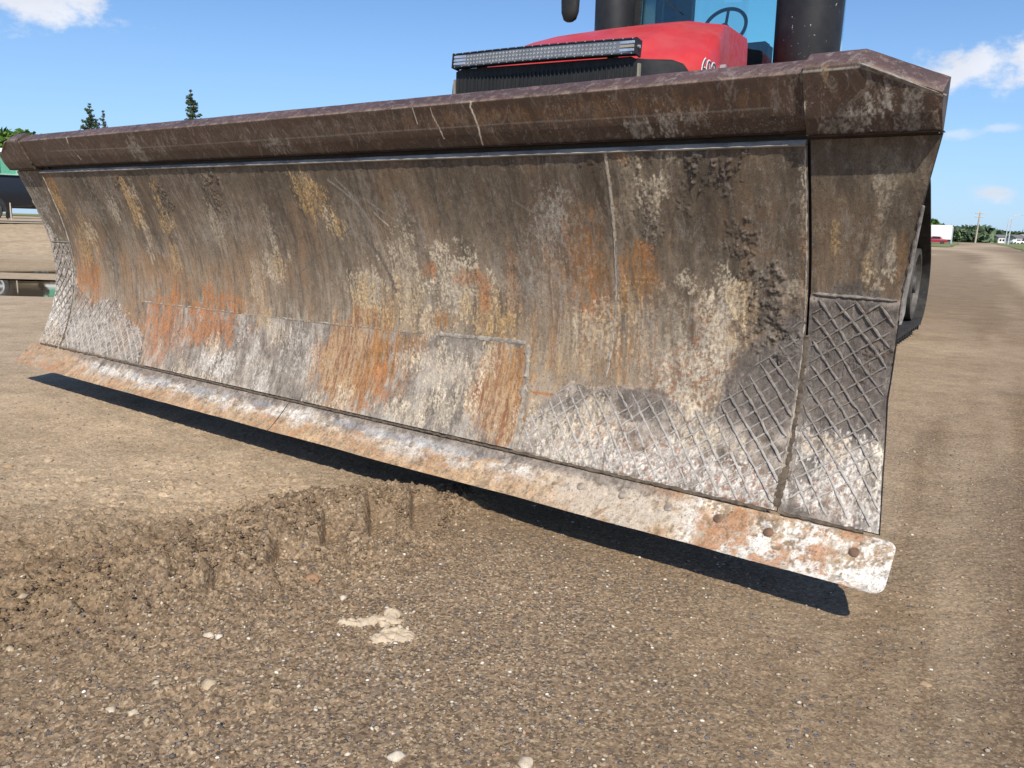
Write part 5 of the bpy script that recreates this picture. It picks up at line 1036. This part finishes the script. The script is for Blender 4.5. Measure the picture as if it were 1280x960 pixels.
# distant line of trees as separate masses too far off to tell apart
def treeline(ax0, ax1, d, h, n, seed, lab, mat):
    r = np.random.default_rng(seed); P = []
    for i in range(n):
        t = r.random(); a = ax0+(ax1-ax0)*t; dd = d*(1+.12*r.random()); c = np.array([math.sin(a)*dd, math.cos(a)*dd, 0]); hh = h*(.5+.7*fbm(np.array([t*9.]), np.array([seed*1.]), 3, 2)[0]+.35*r.random()); P.append(c+np.array([r.normal()*2, r.normal()*2, hh*r.random()**.8]))
    P = np.array(P); V, F, C = cards(len(P), P, 1.0+.9*r.random(len(P)), seed); o = npmesh('tree_line', V, F, mat, None, False, C); tag(o, lab, 'trees', kind='stuff')
M['farleaf'] = leaf_mat('far_leaves', (.075, .115, .06), (.11, .15, .08))
treeline(.462, .515, 370, 5.0, 4600, 21, 'far belt of dark green trees left of the power pole', M['farleaf'])
treeline(.515, .62, 440, 4.8, 6500, 22, 'far belt of trees behind the small houses on the right', M['farleaf'])
treeline(.30, .462, 430, 5.5, 4200, 23, 'far belt of trees hidden behind the end of the blade', M['farleaf'])

# white box trailer with red car
p = at(.4505, .8928, 200); BX = empty('white_box_trailer', (p.x, p.y, 0), -.35); tag(BX, 'large plain white box trailer parked at the far roadside', 'trailer')
MB().box((-3.2, -1.2, .9), (3.35, 1.2, 3.95), bev=.05).build('box', M['white'], BX); MB().box((-3.0, -1.0, .6), (3.2, 1.0, .92)).build('chassis', M['steel'], BX); MB().box((3.3, -1.1, .1), (3.6, 1.1, 3.6)).build('frame', M['alu'], BX)
for x in (-2.2, -1.2): MB().tube([(x, -1.1, .45), (x, 1.1, .45)], .45, 16).build('wheel', M['tyre'], BX, True)
def car(loc, rz, mat, lab, gr=None, nm='parked_car'):
    T = empty(nm, loc, rz); tag(T, lab, 'car', gr); w = .88
    def sec(x, zt, ins): return [(x, -w, .35), (x, -w, .85), (x, -w+.06, min(zt, .98)), (x, -w+.1+ins, zt), (x, w-.1-ins, zt), (x, w-.06, min(zt, .98)), (x, w, .85), (x, w, .35)]
    MB().loft([sec(x, z, i) for x, z, i in ((-2.2, .75, 0), (-2.1, .95, 0), (-1.4, 1.02, 0), (-.9, 1.5, .12), (.5, 1.55, .12), (1.3, 1.05, .02), (2.0, .92, 0), (2.2, .7, 0))]).build('body', mat, T, True)
    for s in (-1, 1):
        MB().prism([(-.95, 1.03), (.95, 1.03), (.45, 1.46), (-.75, 1.46)], s*.81-.01, s*.81+.01, 'y').build('window', M['dark_glass'], T)
        for x in (-1.35, 1.35): MB().tube([(x, s*.78-.12, .34), (x, s*.78+.12, .34)], .34, 18).build('wheel', M['tyre'], T, True)
p = at(.4525, .8918, 188); car((p.x, p.y, 0), 2.75, plain('car_red', (.30, .012, .03), .3), 'dark red car parked in front of the white box trailer')

def power_pole(ax, ay, d, h, lab):
    p = at(ax, ay, d); T = empty('power_pole', (p.x, p.y, 0), .1, 0, math.radians(2)); tag(T, lab, 'utility pole')
    wd = plain('pole_wood', (.42, .35, .28), .9); MB().tube([(0, 0, -.3), (0, 0, h)], [.30, .20], 10).build('mast', wd, T, True)
    for z in (h-.35, h-1.5):
        a = MB().box((-1.45, -.12, z-.12), (1.45, .12, z+.12)).build('crossarm', wd, T)
        for x in (-1.3, -.6, .6, 1.3): MB().tube([(x, 0, z+.1), (x, 0, z+.42)], [.07, .04], 8).build('insulator', M['white'], a, True)
power_pole(.4861, .8739, 300, 9.6, 'wooden power pole with two crossarms beside the far end of the road')
def lamp(ax, ay, d, h, lab, arm=1.8):
    p = at(ax, ay, d); T = empty('street_lamp', (p.x, p.y, 0), 0, 0, math.radians(2)); tag(T, lab, 'street lamp', 'far street lamps'); mt = plain('galvanised', (.50, .52, .52), .5)
    MB().tube([(0, 0, 0), (0, 0, h*.8), (.3, 0, h*.95), (arm, 0, h)], [.17, .13, .11, .08], 8).build('mast', mt, T, True); MB().box((arm-.1, -.15, h-.08), (arm+.8, .15, h+.08), bev=.03).build('lamp_head', mt, T)
lamp(.5095, .8605, 290, 8.0, 'left, slightly shorter of the two curved street lamps at the far right', 1.3); lamp(.5120, .8590, 265, 8.2, 'right, taller of the two curved street lamps at the far right', 2.4)

# far houses
def house(ax, ay, d, w, dpt, h, lab, wall=(.75, .75, .72), roof=(.16, .15, .15), rz=.3):
    p = at(ax, ay, d); T = empty('house', (p.x, p.y, 0), rz); tag(T, lab, 'house', 'small far buildings'); 
    MB().box((-w/2, -dpt/2, 0), (w/2, dpt/2, h)).build('wall', plain('house_wall', wall, .8), T)
    MB().prism([(-dpt/2-.3, h-.05), (dpt/2+.3, h-.05), (0, h+dpt*.22)], -w/2-.3, w/2+.3, 'x').build('roof', plain('house_roof', roof, .8), T)
    for x in (-w*.3, 0, w*.3): MB().box((x-.5, -dpt/2-.04, h*.35), (x+.5, -dpt/2+.02, h*.7)).build('window', M['dark_glass'], T)
    MB().box((w*.42-.5, -dpt/2-.05, .02), (w*.42+.4, -dpt/2+.02, 2.05)).build('door', M['steel'], T)
house(.4760, .8794, 405, 3.5, 4, 2.6, 'tiny pale building peeping through the far trees left of the power pole', (.6, .62, .6))
house(.5040, .8637, 390, 5, 5, 2.3, 'low white building right of the power pole', (.8, .8, .78))
house(.5165, .8563, 370, 4, 5, 2.3, 'grey house behind the street lamps', (.5, .5, .5))
house(.5235, .8520, 385, 4, 5, 2.6, 'white house at the far right edge', (.78, .78, .76), (.3, .28, .27))
p = at(.5185, .8551, 335); car((p.x, p.y, .1), .2, M['white'], 'white vehicle far off to the right of the lamps')
